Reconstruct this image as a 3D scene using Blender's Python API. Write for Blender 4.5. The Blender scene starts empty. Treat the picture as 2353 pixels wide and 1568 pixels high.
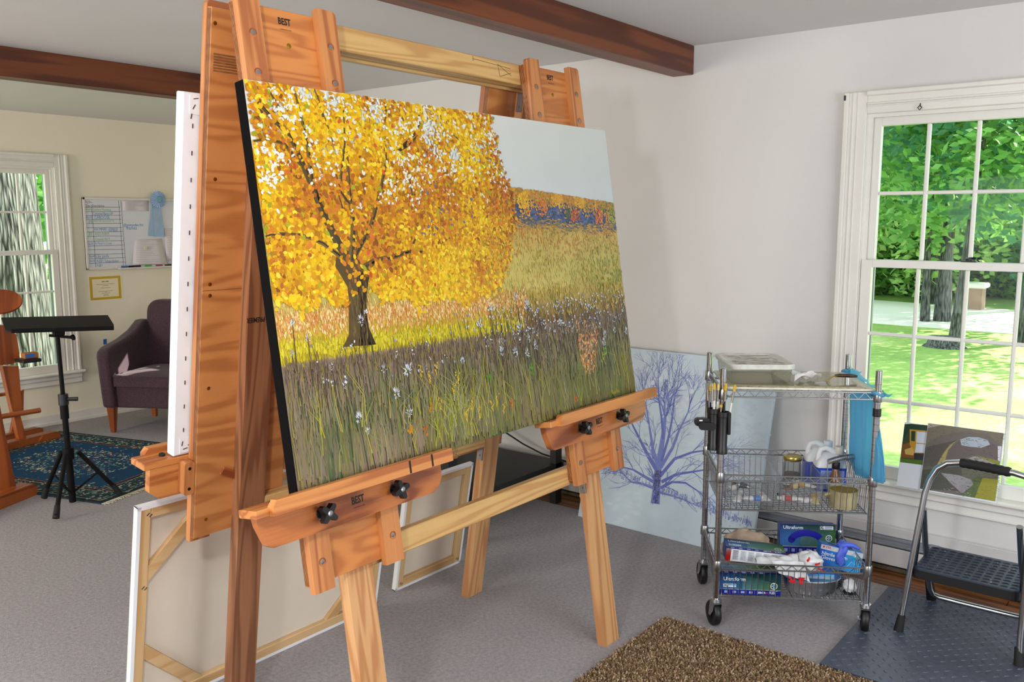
import bpy, bmesh, math, random
from mathutils import Matrix, Vector
random.seed(7)
S = bpy.context.scene
COL = S.collection
R = math.radians
# ---------------------------------------------------------------- camera
IW, IH, FPX, CAMH = 2353, 1568, 2020.0, 1.60
YAW, PITCH = R(38.6), R(-7.92)
fw = Vector((math.cos(YAW) * math.cos(PITCH), math.sin(YAW) * math.cos(PITCH), math.sin(PITCH)))
rt = Vector((math.sin(YAW), -math.cos(YAW), 0))
upv = rt.cross(fw)
CAM = Vector((0, 0, CAMH))
cd = bpy.data.cameras.new('camera')
cd.sensor_width = 36
cd.lens = FPX / IW * 36
cd.clip_start = .05
cd.clip_end = 300
cam = bpy.data.objects.new('camera', cd)
COL.objects.link(cam)
m = Matrix.Identity(4)
for i in range(3):
    m[i][0], m[i][1], m[i][2], m[i][3] = rt[i], upv[i], -fw[i], CAM[i]
cam.matrix_world = m
S.camera = cam
# ---------------------------------------------------------------- world, sun, lamps, exposure
vs = S.view_settings
vs.view_transform = 'Standard'
vs.look = 'None'
vs.gamma = 1
vs.use_curve_mapping = False
vs.exposure = -0.48
w = bpy.data.worlds.new('sky')
S.world = w
w.use_nodes = True
bg = w.node_tree.nodes['Background']
bg.inputs[0].default_value = (.80, .90, 1.0, 1)
bg.inputs[1].default_value = 4.4

def lamp(name, kind, loc, energy, col=(1, 1, 1), aim=None, **k):
    d = bpy.data.lights.new(name, kind)
    d.energy = energy
    d.color = col
    for a, b in k.items():
        setattr(d, a, b)
    o = bpy.data.objects.new(name, d)
    COL.objects.link(o)
    o.location = loc
    if aim is not None:
        o.rotation_euler = (Vector(aim) - Vector(loc)).to_track_quat('-Z', 'Y').to_euler()
    return o

SUN = Vector((-1.15, .50, -.92)).normalized()
lamp('sun', 'SUN', (30, -15, 25), 24.0, (1, .95, .84), aim=Vector((30, -15, 25)) + SUN, angle=R(.6))
# the photographer's flash, held to the left of the lens and above it
lamp('flash', 'POINT', (.02, .80, 1.92), 98, (1, .99, .98), shadow_soft_size=.08)
# unseen area lamps added as ambient fill, no windows are built there
lamp('fill_behind', 'AREA', (-2.3, 1.5, 1.3), 95, (.93, .97, 1), aim=(2, 2.2, 1.1), shape='RECTANGLE', size=1.8, size_y=1.5)
lamp('fill_side', 'AREA', (1.6, -2.3, 1.3), 100, (.93, .97, 1), aim=(2.2, 2, 1.1), shape='RECTANGLE', size=2.2, size_y=1.5)
lamp('warm_fill_far', 'AREA', (-2.3, 5.4, 1.35), 150, (1, .93, .80), aim=(3, 5.8, 1.2), shape='RECTANGLE', size=1.2, size_y=1.4)  # added warm fill for the far left of the room

# ---------------------------------------------------------------- photo pixel to place
def ray(x, y):
    return (x - IW / 2) / FPX * rt - (y - IH / 2) / FPX * upv + fw
def onz(x, y, z=0.0):
    d = ray(x, y)
    return CAM + d * ((z - CAMH) / d.z)
def onx(x, y, X):
    d = ray(x, y)
    return CAM + d * (X / d.x)
def ony(x, y, Y):
    d = ray(x, y)
    return CAM + d * (Y / d.y)
def onp(x, y, p, n):
    d = ray(x, y)
    return CAM + d * ((Vector(p) - CAM).dot(n) / d.dot(n))
def axes(o, ex, ey, ez=None):
    ex = Vector(ex).normalized()
    ey = Vector(ey)
    ey = (ey - ex * ey.dot(ex)).normalized()
    ez = ex.cross(ey)
    m = Matrix.Identity(4)
    for i in range(3):
        m[i][0], m[i][1], m[i][2], m[i][3] = ex[i], ey[i], ez[i], o[i]
    return m
def inpl(M, x, y, z=0.0):
    "photo pixel -> local point of the plane z of frame M"
    n = M.to_3x3().col[2]
    P = onp(x, y, M @ Vector((0, 0, z)), n)
    return M.inverted() @ P

# ---------------------------------------------------------------- materials
def lin(c):
    c = c / 255.0
    return c / 12.92 if c <= .04045 else ((c + .055) / 1.055) ** 2.4
def rgb(r, g, b, k=1.0):
    return (lin(r) * k, lin(g) * k, lin(b) * k)
MATS = {}
def newmat(name):
    mt = bpy.data.materials.new(name)
    mt.use_nodes = True
    nt = mt.node_tree
    return mt, nt, nt.nodes['Principled BSDF']
def ramp(nt, stops, interp='LINEAR'):
    n = nt.nodes.new('ShaderNodeValToRGB')
    n.color_ramp.interpolation = interp
    e = n.color_ramp.elements
    while len(e) < len(stops):
        e.new(.5)
    for q, (p, c) in zip(e, stops):
        q.position = p
        q.color = (*c, 1)
    return n
def coords(nt, scale=(1, 1, 1), rot=(0, 0, 0), kind='Object'):
    t = nt.nodes.new('ShaderNodeTexCoord')
    mp = nt.nodes.new('ShaderNodeMapping')
    mp.inputs['Scale'].default_value = scale
    mp.inputs['Rotation'].default_value = rot
    nt.links.new(t.outputs[kind], mp.inputs[0])
    return mp.outputs[0]
def noise(nt, vec, scale, detail=4, rough=.55, dist=0):
    n = nt.nodes.new('ShaderNodeTexNoise')
    n.inputs['Scale'].default_value = scale
    n.inputs['Detail'].default_value = detail
    n.inputs['Roughness'].default_value = rough
    n.inputs['Distortion'].default_value = dist
    nt.links.new(vec, n.inputs['Vector'])
    return n.outputs['Fac']
def math_n(nt, op, a, b=None):
    n = nt.nodes.new('ShaderNodeMath')
    n.operation = op
    for i, q in enumerate((a, b)):
        if q is None:
            continue
        if isinstance(q, (int, float)):
            n.inputs[i].default_value = q
        else:
            nt.links.new(q, n.inputs[i])
    return n.outputs[0]
def mixc(nt, fac, a, b, mode='MIX'):
    n = nt.nodes.new('ShaderNodeMix')
    n.data_type = 'RGBA'
    n.blend_type = mode
    for i, q in ((0, fac), (6, a), (7, b)):
        if isinstance(q, (int, float)):
            n.inputs[i].default_value = q
        elif isinstance(q, tuple):
            n.inputs[i].default_value = (*q, 1)
        else:
            nt.links.new(q, n.inputs[i])
    return n.outputs[2]
def bump(nt, b, h, strength, dist=.002):
    n = nt.nodes.new('ShaderNodeBump')
    n.inputs['Strength'].default_value = strength
    n.inputs['Distance'].default_value = dist
    nt.links.new(h, n.inputs['Height'])
    nt.links.new(n.outputs[0], b.inputs['Normal'])
def mat(name, c, rough=.5, metal=0.0, var=.0, vs=8, bmp=0.0, bs=60, spec=.5, coat=0.0, bd=.002, trans=0.0):
    if name in MATS:
        return MATS[name]
    mt, nt, b = newmat(name)
    b.inputs['Roughness'].default_value = rough
    b.inputs['Metallic'].default_value = metal
    b.inputs['Specular IOR Level'].default_value = spec
    b.inputs['Coat Weight'].default_value = coat
    b.inputs['Transmission Weight'].default_value = trans
    v = coords(nt)
    f = noise(nt, v, vs, 5)
    lo = tuple(x * (1 - var) for x in c)
    hi = tuple(min(1, x * (1 + var)) for x in c)
    r = ramp(nt, [(.3, lo), (.7, hi)])
    nt.links.new(f, r.inputs[0])
    nt.links.new(r.outputs[0], b.inputs['Base Color'])
    if bmp:
        bump(nt, b, noise(nt, v, bs, 3), bmp, bd)
    MATS[name] = mt
    return mt
def wood(name, c1, c2, axis, scale=9, rings=9, rough=.38, knots=0.0, stretch=.1, fine=.28, coat=.15):
    "grain runs along the given local axis; contour lines of a stretched noise make the cathedral figure"
    if name in MATS:
        return MATS[name]
    mt, nt, b = newmat(name)
    sc = [1, 1, 1]
    sc[axis] = stretch
    v = coords(nt, tuple(sc))
    n1 = noise(nt, v, scale, 2, .45, .3)
    s = math_n(nt, 'SINE', math_n(nt, 'MULTIPLY', n1, rings * 6.28))
    s = math_n(nt, 'ADD', math_n(nt, 'MULTIPLY', s, .5), .5)
    s = math_n(nt, 'POWER', s, 1.7)
    sf = [1, 1, 1]
    sf[axis] = .025
    n2 = noise(nt, coords(nt, tuple(sf)), 260, 3, .6)
    f = math_n(nt, 'ADD', math_n(nt, 'MULTIPLY', s, .7), math_n(nt, 'MULTIPLY', n2, fine * 1.6))
    r = ramp(nt, [(.14, c1), (.80, c2)])
    nt.links.new(f, r.inputs[0])
    out = r.outputs[0]
    big = noise(nt, coords(nt), 2.2, 2)
    out = mixc(nt, .22, out, mixc(nt, big, (.55, .5, .45), (1, 1, 1)), 'MULTIPLY')
    if knots:
        sk = [1, 1, 1]
        sk[axis] = .5
        vo = nt.nodes.new('ShaderNodeTexVoronoi')
        vo.inputs['Scale'].default_value = knots
        nt.links.new(coords(nt, tuple(sk)), vo.inputs['Vector'])
        k = nt.nodes.new('ShaderNodeMapRange')
        k.inputs[1].default_value, k.inputs[2].default_value = .05, .11
        k.inputs[3].default_value, k.inputs[4].default_value = 1, 0
        nt.links.new(vo.outputs['Distance'], k.inputs[0])
        out = mixc(nt, k.outputs[0], out, tuple(x * .35 for x in c2))
    nt.links.new(out, b.inputs['Base Color'])
    b.inputs['Roughness'].default_value = rough
    b.inputs['Coat Weight'].default_value = coat
    b.inputs['Coat Roughness'].default_value = .3
    bump(nt, b, n2, .12, .001)
    MATS[name] = mt
    return mt
def vcol(name='paint', rough=.5, bmp=.0, bs=900, spec=.3):
    if name in MATS:
        return MATS[name]
    mt, nt, b = newmat(name)
    a = nt.nodes.new('ShaderNodeAttribute')
    a.attribute_name = 'Col'
    nt.links.new(a.outputs['Color'], b.inputs['Base Color'])
    b.inputs['Roughness'].default_value = rough
    b.inputs['Specular IOR Level'].default_value = spec
    if bmp:
        bump(nt, b, noise(nt, coords(nt), bs, 2), bmp, .0005)
    MATS[name] = mt
    return mt
def glass(name, tint=(1, 1, 1), gloss=.08, rough=.0, milky=0.0, mcol=(.8, .8, .8)):
    "clear thin pane: light goes straight through, a little is mirrored, a little scattered by dirt"
    if name in MATS:
        return MATS[name]
    mt = bpy.data.materials.new(name)
    mt.use_nodes = True
    nt = mt.node_tree
    nt.nodes.clear()
    o = nt.nodes.new('ShaderNodeOutputMaterial')
    t = nt.nodes.new('ShaderNodeBsdfTransparent')
    t.inputs[0].default_value = (*tint, 1)
    g = nt.nodes.new('ShaderNodeBsdfGlossy')
    g.inputs['Roughness'].default_value = rough
    fr = nt.nodes.new('ShaderNodeFresnel')
    fr.inputs[0].default_value = 1.3
    mx = nt.nodes.new('ShaderNodeMixShader')
    f = math_n(nt, 'MULTIPLY', fr.outputs[0], gloss * 10)
    nt.links.new(f, mx.inputs[0])
    nt.links.new(t.outputs[0], mx.inputs[1])
    nt.links.new(g.outputs[0], mx.inputs[2])
    out = mx.outputs[0]
    if milky:
        d = nt.nodes.new('ShaderNodeBsdfDiffuse')
        d.inputs[0].default_value = (*mcol, 1)
        tr = nt.nodes.new('ShaderNodeBsdfTranslucent')
        tr.inputs[0].default_value = (*mcol, 1)
        md = nt.nodes.new('ShaderNodeMixShader')
        md.inputs[0].default_value = .5
        nt.links.new(d.outputs[0], md.inputs[1])
        nt.links.new(tr.outputs[0], md.inputs[2])
        m2 = nt.nodes.new('ShaderNodeMixShader')
        m2.inputs[0].default_value = milky
        nt.links.new(out, m2.inputs[1])
        nt.links.new(md.outputs[0], m2.inputs[2])
        out = m2.outputs[0]
    nt.links.new(out, o.inputs[0])
    MATS[name] = mt
    return mt
def leafmat(name, c1, c2, scale=3.0):
    if name in MATS:
        return MATS[name]
    mt, nt, b = newmat(name)
    r = ramp(nt, [(.3, c1), (.7, c2)])
    nt.links.new(noise(nt, coords(nt), scale, 3), r.inputs[0])
    nt.links.new(r.outputs[0], b.inputs['Base Color'])
    b.inputs['Roughness'].default_value = .6
    tr = nt.nodes.new('ShaderNodeBsdfTranslucent')
    nt.links.new(r.outputs[0], tr.inputs[0])
    mx = nt.nodes.new('ShaderNodeMixShader')
    mx.inputs[0].default_value = .6
    nt.links.new(b.outputs[0], mx.inputs[1])
    nt.links.new(tr.outputs[0], mx.inputs[2])
    nt.links.new(mx.outputs[0], nt.nodes['Material Output'].inputs[0])
    MATS[name] = mt
    return mt

# ---------------------------------------------------------------- mesh building
class MB:
    def __init__(s):
        s.v, s.f, s.mi = [], [], []
    def add(s, vs, fs, mi=0, T=None):
        o = len(s.v)
        s.v += [tuple(T @ Vector(p)) if T is not None else tuple(p) for p in vs]
        s.f += [tuple(i + o for i in f) for f in fs]
        s.mi += [mi] * len(fs)
        return s
    def box(s, x0, y0, z0, x1, y1, z1, mi=0, b=0.0, T=None):
        lo, hi = (min(x0, x1), min(y0, y1), min(z0, z1)), (max(x0, x1), max(y0, y1), max(z0, z1))
        if b <= 0:
            vs = [(x, y, z) for x in (lo[0], hi[0]) for y in (lo[1], hi[1]) for z in (lo[2], hi[2])]
            return s.add(vs, [(0, 1, 3, 2), (4, 6, 7, 5), (0, 4, 5, 1), (2, 3, 7, 6), (0, 2, 6, 4), (1, 5, 7, 3)], mi, T)
        b = min(b, *[(hi[i] - lo[i]) * .49 for i in range(3)])
        vs, ix = [], {}
        for c in range(8):
            sg = [(c >> i) & 1 for i in range(3)]
            for k in range(3):
                ix[c, k] = len(vs)
                vs.append(tuple((hi[i] if sg[i] else lo[i]) if i == k else ((hi[i] - b) if sg[i] else (lo[i] + b)) for i in range(3)))
        fs = []
        for k in range(3):
            i, j = [q for q in range(3) if q != k]
            for sg in (0, 1):
                base = sg << k
                fs.append([ix[base, k], ix[base | 1 << i, k], ix[base | 1 << i | 1 << j, k], ix[base | 1 << j, k]])
            for a in (0, 1):
                for c in (0, 1):
                    q = (a << i) | (c << j)
                    fs.append([ix[q, i], ix[q, j], ix[q | 1 << k, j], ix[q | 1 << k, i]])
        for c in range(8):
            fs.append([ix[c, 0], ix[c, 1], ix[c, 2]])
        return s.add(vs, fs, mi, T)
    def prism(s, poly, z0, z1, mi=0, T=None):
        n = len(poly)
        vs = [(x, y, z0) for x, y in poly] + [(x, y, z1) for x, y in poly]
        fs = [tuple(range(n))[::-1], tuple(range(n, 2 * n))] + [(i, (i + 1) % n, n + (i + 1) % n, n + i) for i in range(n)]
        return s.add(vs, fs, mi, T)
    def tube(s, pts, r, n=8, mi=0, closed=False, T=None, cap=True):
        pts = [Vector(p) for p in pts]
        rs = r if isinstance(r, (list, tuple)) else [r] * len(pts)
        N = len(pts)
        vs, ref = [], None
        for i, p in enumerate(pts):
            if closed:
                t = pts[(i + 1) % N] - pts[i - 1]
            else:
                t = pts[min(i + 1, N - 1)] - pts[max(i - 1, 0)]
            t = t.normalized() if t.length > 1e-9 else Vector((0, 0, 1))
            if ref is None:
                ref = Vector((0, 0, 1)) if abs(t.z) < .9 else Vector((1, 0, 0))
            a = (ref - t * ref.dot(t))
            a = a.normalized() if a.length > 1e-6 else t.orthogonal().normalized()
            ref = a
            c = t.cross(a)
            for k in range(n):
                q = 2 * math.pi * k / n
                vs.append(p + (a * math.cos(q) + c * math.sin(q)) * rs[i])
        fs = []
        for i in range(N if closed else N - 1):
            for k in range(n):
                a, b2 = i * n + k, i * n + (k + 1) % n
                c, d = ((i + 1) % N) * n + (k + 1) % n, ((i + 1) % N) * n + k
                fs.append((a, b2, c, d))
        if not closed and cap:
            fs += [tuple(range(n))[::-1], tuple(range((N - 1) * n, N * n))]
        return s.add(vs, fs, mi, T)
    def cyl(s, p0, p1, r, n=12, mi=0, r1=None, T=None):
        return s.tube([p0, p1], [r, r if r1 is None else r1], n, mi, T=T)
    def lathe(s, prof, c=(0, 0, 0), n=20, mi=0, T=None, sx=1.0, sy=1.0, cap=True):
        vs, fs = [], []
        for r, z in prof:
            for k in range(n):
                a = 2 * math.pi * k / n
                vs.append((c[0] + r * sx * math.cos(a), c[1] + r * sy * math.sin(a), c[2] + z))
        for i in range(len(prof) - 1):
            for k in range(n):
                fs.append((i * n + k, i * n + (k + 1) % n, (i + 1) * n + (k + 1) % n, (i + 1) * n + k))
        if cap and prof[0][0] > 1e-6:
            fs.append(tuple(range(n))[::-1])
        if cap and prof[-1][0] > 1e-6:
            fs.append(tuple(range((len(prof) - 1) * n, len(prof) * n)))
        return s.add(vs, fs, mi, T)
    def quad(s, a, b, c, d, mi=0, T=None):
        return s.add([a, b, c, d], [(0, 1, 2, 3)], mi, T)
    def sheet(s, fn, nu, nv, mi=0, T=None):
        vs = [fn(i / nu, j / nv) for j in range(nv + 1) for i in range(nu + 1)]
        fs = [(j * (nu + 1) + i, j * (nu + 1) + i + 1, (j + 1) * (nu + 1) + i + 1, (j + 1) * (nu + 1) + i) for j in range(nv) for i in range(nu)]
        return s.add(vs, fs, mi, T)
    def mesh(s, name, mats, smooth=False, fix=True):
        me = bpy.data.meshes.new(name)
        me.from_pydata(s.v, [], s.f)
        for q in (mats if isinstance(mats, (list, tuple)) else [mats]):
            me.materials.append(q)
        me.polygons.foreach_set('material_index', s.mi)
        if fix:
            bm = bmesh.new()
            bm.from_mesh(me)
            bmesh.ops.recalc_face_normals(bm, faces=bm.faces)
            bm.to_mesh(me)
            bm.free()
        if smooth:
            me.polygons.foreach_set('use_smooth', [True] * len(me.polygons))
            if smooth != 2:
                me.set_sharp_from_angle(angle=R(40))
        return me
    def build(s, name, mats, parent=None, M=None, smooth=False, fix=True, kind=None):
        return link(name, s.mesh(name, mats, smooth, fix), parent, M, kind)
def rootloc(o):
    while o.parent:
        o = o.parent
    return o.location
def link(name, data, parent=None, M=None, kind=None):
    o = bpy.data.objects.new(name, data)
    COL.objects.link(o)
    M = M.copy() if M is not None else Matrix.Identity(4)
    if parent is not None:
        o.parent = parent
        o.matrix_parent_inverse = WM[parent.name].inverted()
    o.matrix_basis = M
    WM[o.name] = M
    if kind:
        o['kind'] = kind
    return o
WM = {}
def top(name, label, cat, loc=(0, 0, 0), group=None, kind=None):
    o = link(name, None, None, Matrix.Translation(Vector(loc)))
    o.empty_display_size = .1
    return tag(o, label, cat, group, kind)
def tag(o, label, cat, group=None, kind=None):
    o['label'] = label
    if cat:
        o['category'] = cat
    if group:
        o['group'] = group
    if kind:
        o['kind'] = kind
    return o
class Paint:
    "flat strokes of paint or print laid over one another on a plane; colours are the pigment's own"
    def __init__(s, z0=0.0, eps=1e-7):
        s.v, s.f, s.c, s.z, s.e, s.clip = [], [], [], z0, eps, None
    def poly(s, pts, col, cols=None):
        s.z += s.e
        o = len(s.v)
        s.v += [(p[0], p[1], s.z) for p in pts]
        s.f.append(tuple(range(o, o + len(pts))))
        s.c += [(*(cols[i] if cols else col), 1) for i in range(len(pts))]
    def dab(s, x, y, rx, ry, a, col, n=6):
        ca, sa = math.cos(a), math.sin(a)
        s.poly([(x + rx * math.cos(q) * ca - ry * math.sin(q) * sa, y + rx * math.cos(q) * sa + ry * math.sin(q) * ca)
                for q in [2 * math.pi * k / n for k in range(n)]], col)
    def line(s, pts, w0, w1, col, col1=None):
        N = len(pts)
        s.z += s.e
        o = len(s.v)
        for i, p in enumerate(pts):
            a, b = pts[max(i - 1, 0)], pts[min(i + 1, N - 1)]
            dx, dy = b[0] - a[0], b[1] - a[1]
            L = math.hypot(dx, dy) or 1
            t = i / (N - 1)
            w = (w0 + (w1 - w0) * t) / 2
            nx, ny = -dy / L * w, dx / L * w
            s.v += [(p[0] + nx, p[1] + ny, s.z), (p[0] - nx, p[1] - ny, s.z)]
            c = col if col1 is None else tuple(col[k] + (col1[k] - col[k]) * t for k in range(3))
            s.c += [(*c, 1)] * 2
            if i:
                s.f.append((o + 2 * i - 2, o + 2 * i - 1, o + 2 * i + 1, o + 2 * i))
    def rect(s, x0, y0, x1, y1, col, cols=None):
        s.poly([(x0, y0), (x1, y0), (x1, y1), (x0, y1)], col, cols)
    def build(s, name, mt, parent, M, kind='stuff'):
        if s.clip:
            a, b, c, d = s.clip
            s.v = [(min(max(x, a), c), min(max(y, b), d), z) for x, y, z in s.v]
        me = bpy.data.meshes.new(name)
        me.from_pydata(s.v, [], s.f)
        me.materials.append(mt)
        at = me.color_attributes.new('Col', 'FLOAT_COLOR', 'POINT')
        at.data.foreach_set('color', [q for c in s.c for q in c])
        return link(name, me, parent, M, kind)
TEXTS = {}
def textmesh(body, mt, bold=0.0):
    k = (body, mt.name, bold)
    if k not in TEXTS:
        cu = bpy.data.curves.new('lettering', 'FONT')
        cu.body = body
        cu.size = 1
        cu.align_x = 'CENTER'
        cu.align_y = 'CENTER'
        cu.offset = bold
        cu.resolution_u = 2
        cu.extrude = .004
        o = bpy.data.objects.new('lettering', cu)
        COL.objects.link(o)
        dg = bpy.context.evaluated_depsgraph_get()
        me = bpy.data.meshes.new_from_object(o.evaluated_get(dg))
        COL.objects.unlink(o)
        bpy.data.objects.remove(o)
        bpy.data.curves.remove(cu)
        me.materials.clear()
        me.materials.append(mt)
        xs = [v.co.x for v in me.vertices] or [0]
        TEXTS[k] = (me, max(xs) - min(xs))
    return TEXTS[k]
def text(body, width, M, mt, parent, bold=0.0, hscale=1.0):
    "lettering of the given width, centred on the origin of M, in its xy plane"
    me, w0 = textmesh(body, mt, bold)
    k = width / w0
    return link('lettering', me, parent, M @ Matrix.Diagonal((k, k * hscale, k, 1)))
def T3(x, y, z):
    return Matrix.Translation(Vector((x, y, z)))
def RX(a): return Matrix.Rotation(R(a), 4, 'X')
def RY(a): return Matrix.Rotation(R(a), 4, 'Y')
def RZ(a): return Matrix.Rotation(R(a), 4, 'Z')
def roundrect(x0, y0, x1, y1, r, n=4, corners=(1, 1, 1, 1)):
    out = []
    for (cx, cy, a0), on in zip(((x1 - r, y1 - r, 0), (x0 + r, y1 - r, 90), (x0 + r, y0 + r, 180), (x1 - r, y0 + r, 270)), corners):
        if on:
            out += [(cx + r * math.cos(R(a0 + 90 * k / n)), cy + r * math.sin(R(a0 + 90 * k / n))) for k in range(n + 1)]
        else:
            out.append((x1 if a0 in (0, 270) else x0, y1 if a0 in (0, 90) else y0))
    return out
U = random.uniform
# ================================================================= the room
XW, XJ, YJ, YL, ZC, ZC2 = 4.14, 4.60, 5.20, 7.00, 2.46, 2.385
XB, YB = -2.6, -2.6
wallpaint = mat('wall_paint', rgb(216, 214, 212), .75, var=.02, vs=1.5, bmp=.15, bs=160, spec=.25)
warmlitpaint = mat('warm_lit_paint', rgb(238, 231, 210), .75, var=.02, vs=1.5, bmp=.15, bs=160, spec=.25)  # warm light on the left wall is put into this paint colour
ceilpaint = mat('ceiling_paint', rgb(222, 220, 220), .8, var=.02, vs=1.5, bmp=.2, bs=120, spec=.2)
trimpaint = mat('trim_paint', rgb(230, 227, 220), .4, var=.03, vs=6, spec=.4)
def struct(o, label, cat):
    return tag(o, label, cat, kind='structure')
# carpet
mt, nt, b = newmat('carpet')
v = coords(nt)
n1, n2, n3 = noise(nt, v, 420, 2), noise(nt, v, 2.4, 4), noise(nt, v, 70, 3)
c = ramp(nt, [(.3, rgb(142, 137, 140)), (.7, rgb(208, 203, 206))])
nt.links.new(math_n(nt, 'ADD', math_n(nt, 'MULTIPLY', n1, .6), math_n(nt, 'MULTIPLY', n3, .4)), c.inputs[0])
nt.links.new(mixc(nt, .35, c.outputs[0], mixc(nt, n2, (.72, .71, .70), (1, 1, 1)), 'MULTIPLY'), b.inputs['Base Color'])
b.inputs['Roughness'].default_value = .95
b.inputs['Specular IOR Level'].default_value = .1
bump(nt, b, math_n(nt, 'ADD', n1, n3), .8, .006)
carpet = mt
fl = MB().box(XB - .2, YB - .2, -.12, 3.905, YL, 0).build('floor', carpet)
struct(fl, 'grey cut pile carpet covering the studio floor', 'floor')
woodfloor = wood('oak_floor', rgb(150, 92, 45), rgb(94, 52, 22), 1, 10, 5, .45)
for k in range(4):
    x0 = 3.905 + k * .0588
    for y0, y1 in ((YB, 0.3 + .13 * k), (.304 + .13 * k, 1.9 - .2 * k), (1.904 - .2 * k, 3.5), (3.504, YJ)):
        MB().box(x0, y0, -.12, x0 + .0575, y1, -.006, b=.001).build('floor_plank', woodfloor, fl)
MB().box(3.905, YJ, -.12, XJ, YL, 0).build('floor_extension', carpet, fl)
ce = MB().box(XB - .2, YB - .2, ZC, XJ + .2, 4.9, ZC + .1).box(XB - .2, 4.9, ZC2, XJ + .2, YL + .2, ZC + .1).build('ceiling', ceilpaint)
struct(ce, 'pale grey plaster ceiling between the beams', 'ceiling')
beamwood = wood('beam_wood', rgb(128, 66, 28), rgb(88, 38, 14), 0, 12, 3, .5, knots=2.2, stretch=.06)
for i, (y0, y1, z0, lb) in enumerate(((2.135, 2.252, 2.318, 'dark brown ceiling beam ending at the wall of the large window'), (4.85, 4.98, 2.312, 'dark brown ceiling beam near the whiteboard wall'))):
    mb = MB().box(XB, y0, z0, XJ if i else XW, y1, ZC, b=.004)
    struct(mb.build('trim_%d' % (i + 1), beamwood), lb, 'ceiling beam')
# walls; the opening of each window is left free
def wallboxes(u0, u1, z1, holes, th, M, name, mt, label):
    mb = MB()
    cuts = sorted(holes)
    u = u0
    for (a, b_, c, d) in cuts:
        mb.box(u, 0, -th, a, z1, 0)
        mb.box(a, 0, -th, b_, c, 0)
        mb.box(a, d, -th, b_, z1, 0)
        u = b_
    mb.box(u, 0, -th, u1, z1, 0)
    return struct(mb.build(name, mt, None, M), label, 'wall')
MWR = axes((XW, 1.28, 0), (0, -1, 0), (0, 0, 1))      # local x to the viewer's right, y up, z into the room
MWL = axes((2.25, YL, 0), (1, 0, 0), (0, 0, 1))
WZ0, WZ1, WW = .415, 2.075, .91
wallboxes(1.28 - YJ, 1.28 - YB, ZC, [(0, WW, WZ0, WZ1)], .16, MWR, 'wall_right', wallpaint, 'off white wall with the large window and baseboard heater')
wallboxes(XB - 2.25, XJ - 2.25, ZC, [(0, WW, .415, 2.0)], .16, MWL, 'wall_left', warmlitpaint, 'wall with the whiteboard and a window, warm light in its colour')
MWJ = axes((XJ, 6.45, 0), (0, -1, 0), (0, 0, 1))
wallboxes(6.45 - YL, 6.45 - YJ, ZC, [(.50, .86, 1.14, 1.68)], .16, MWJ, 'wall_alcove', warmlitpaint, 'alcove wall behind the easel, in the same warm-lit colour')  # opening sized for the sun patch on the armchair
struct(MB().box(XW, YJ, 0, XJ, YJ + .1, ZC).build('wall_return', wallpaint), 'short return wall behind the easel', 'wall')
struct(MB().box(XB - .16, YB, 0, XB, YL, ZC).build('wall_back', wallpaint), 'white wall behind the photographer', 'wall')
struct(MB().box(XB, YB - .16, 0, XW, YB, ZC).build('wall_side', wallpaint), 'white wall beside the photographer', 'wall')
bb = MB().box(XB, YL - .014, 0, XJ, YL, .085, b=.003).box(XB, YL - .02, 0, XJ, YL, .03, b=.004)
struct(bb.build('baseboard_left', trimpaint), 'cream painted baseboard under the whiteboard wall', 'baseboard')

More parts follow.
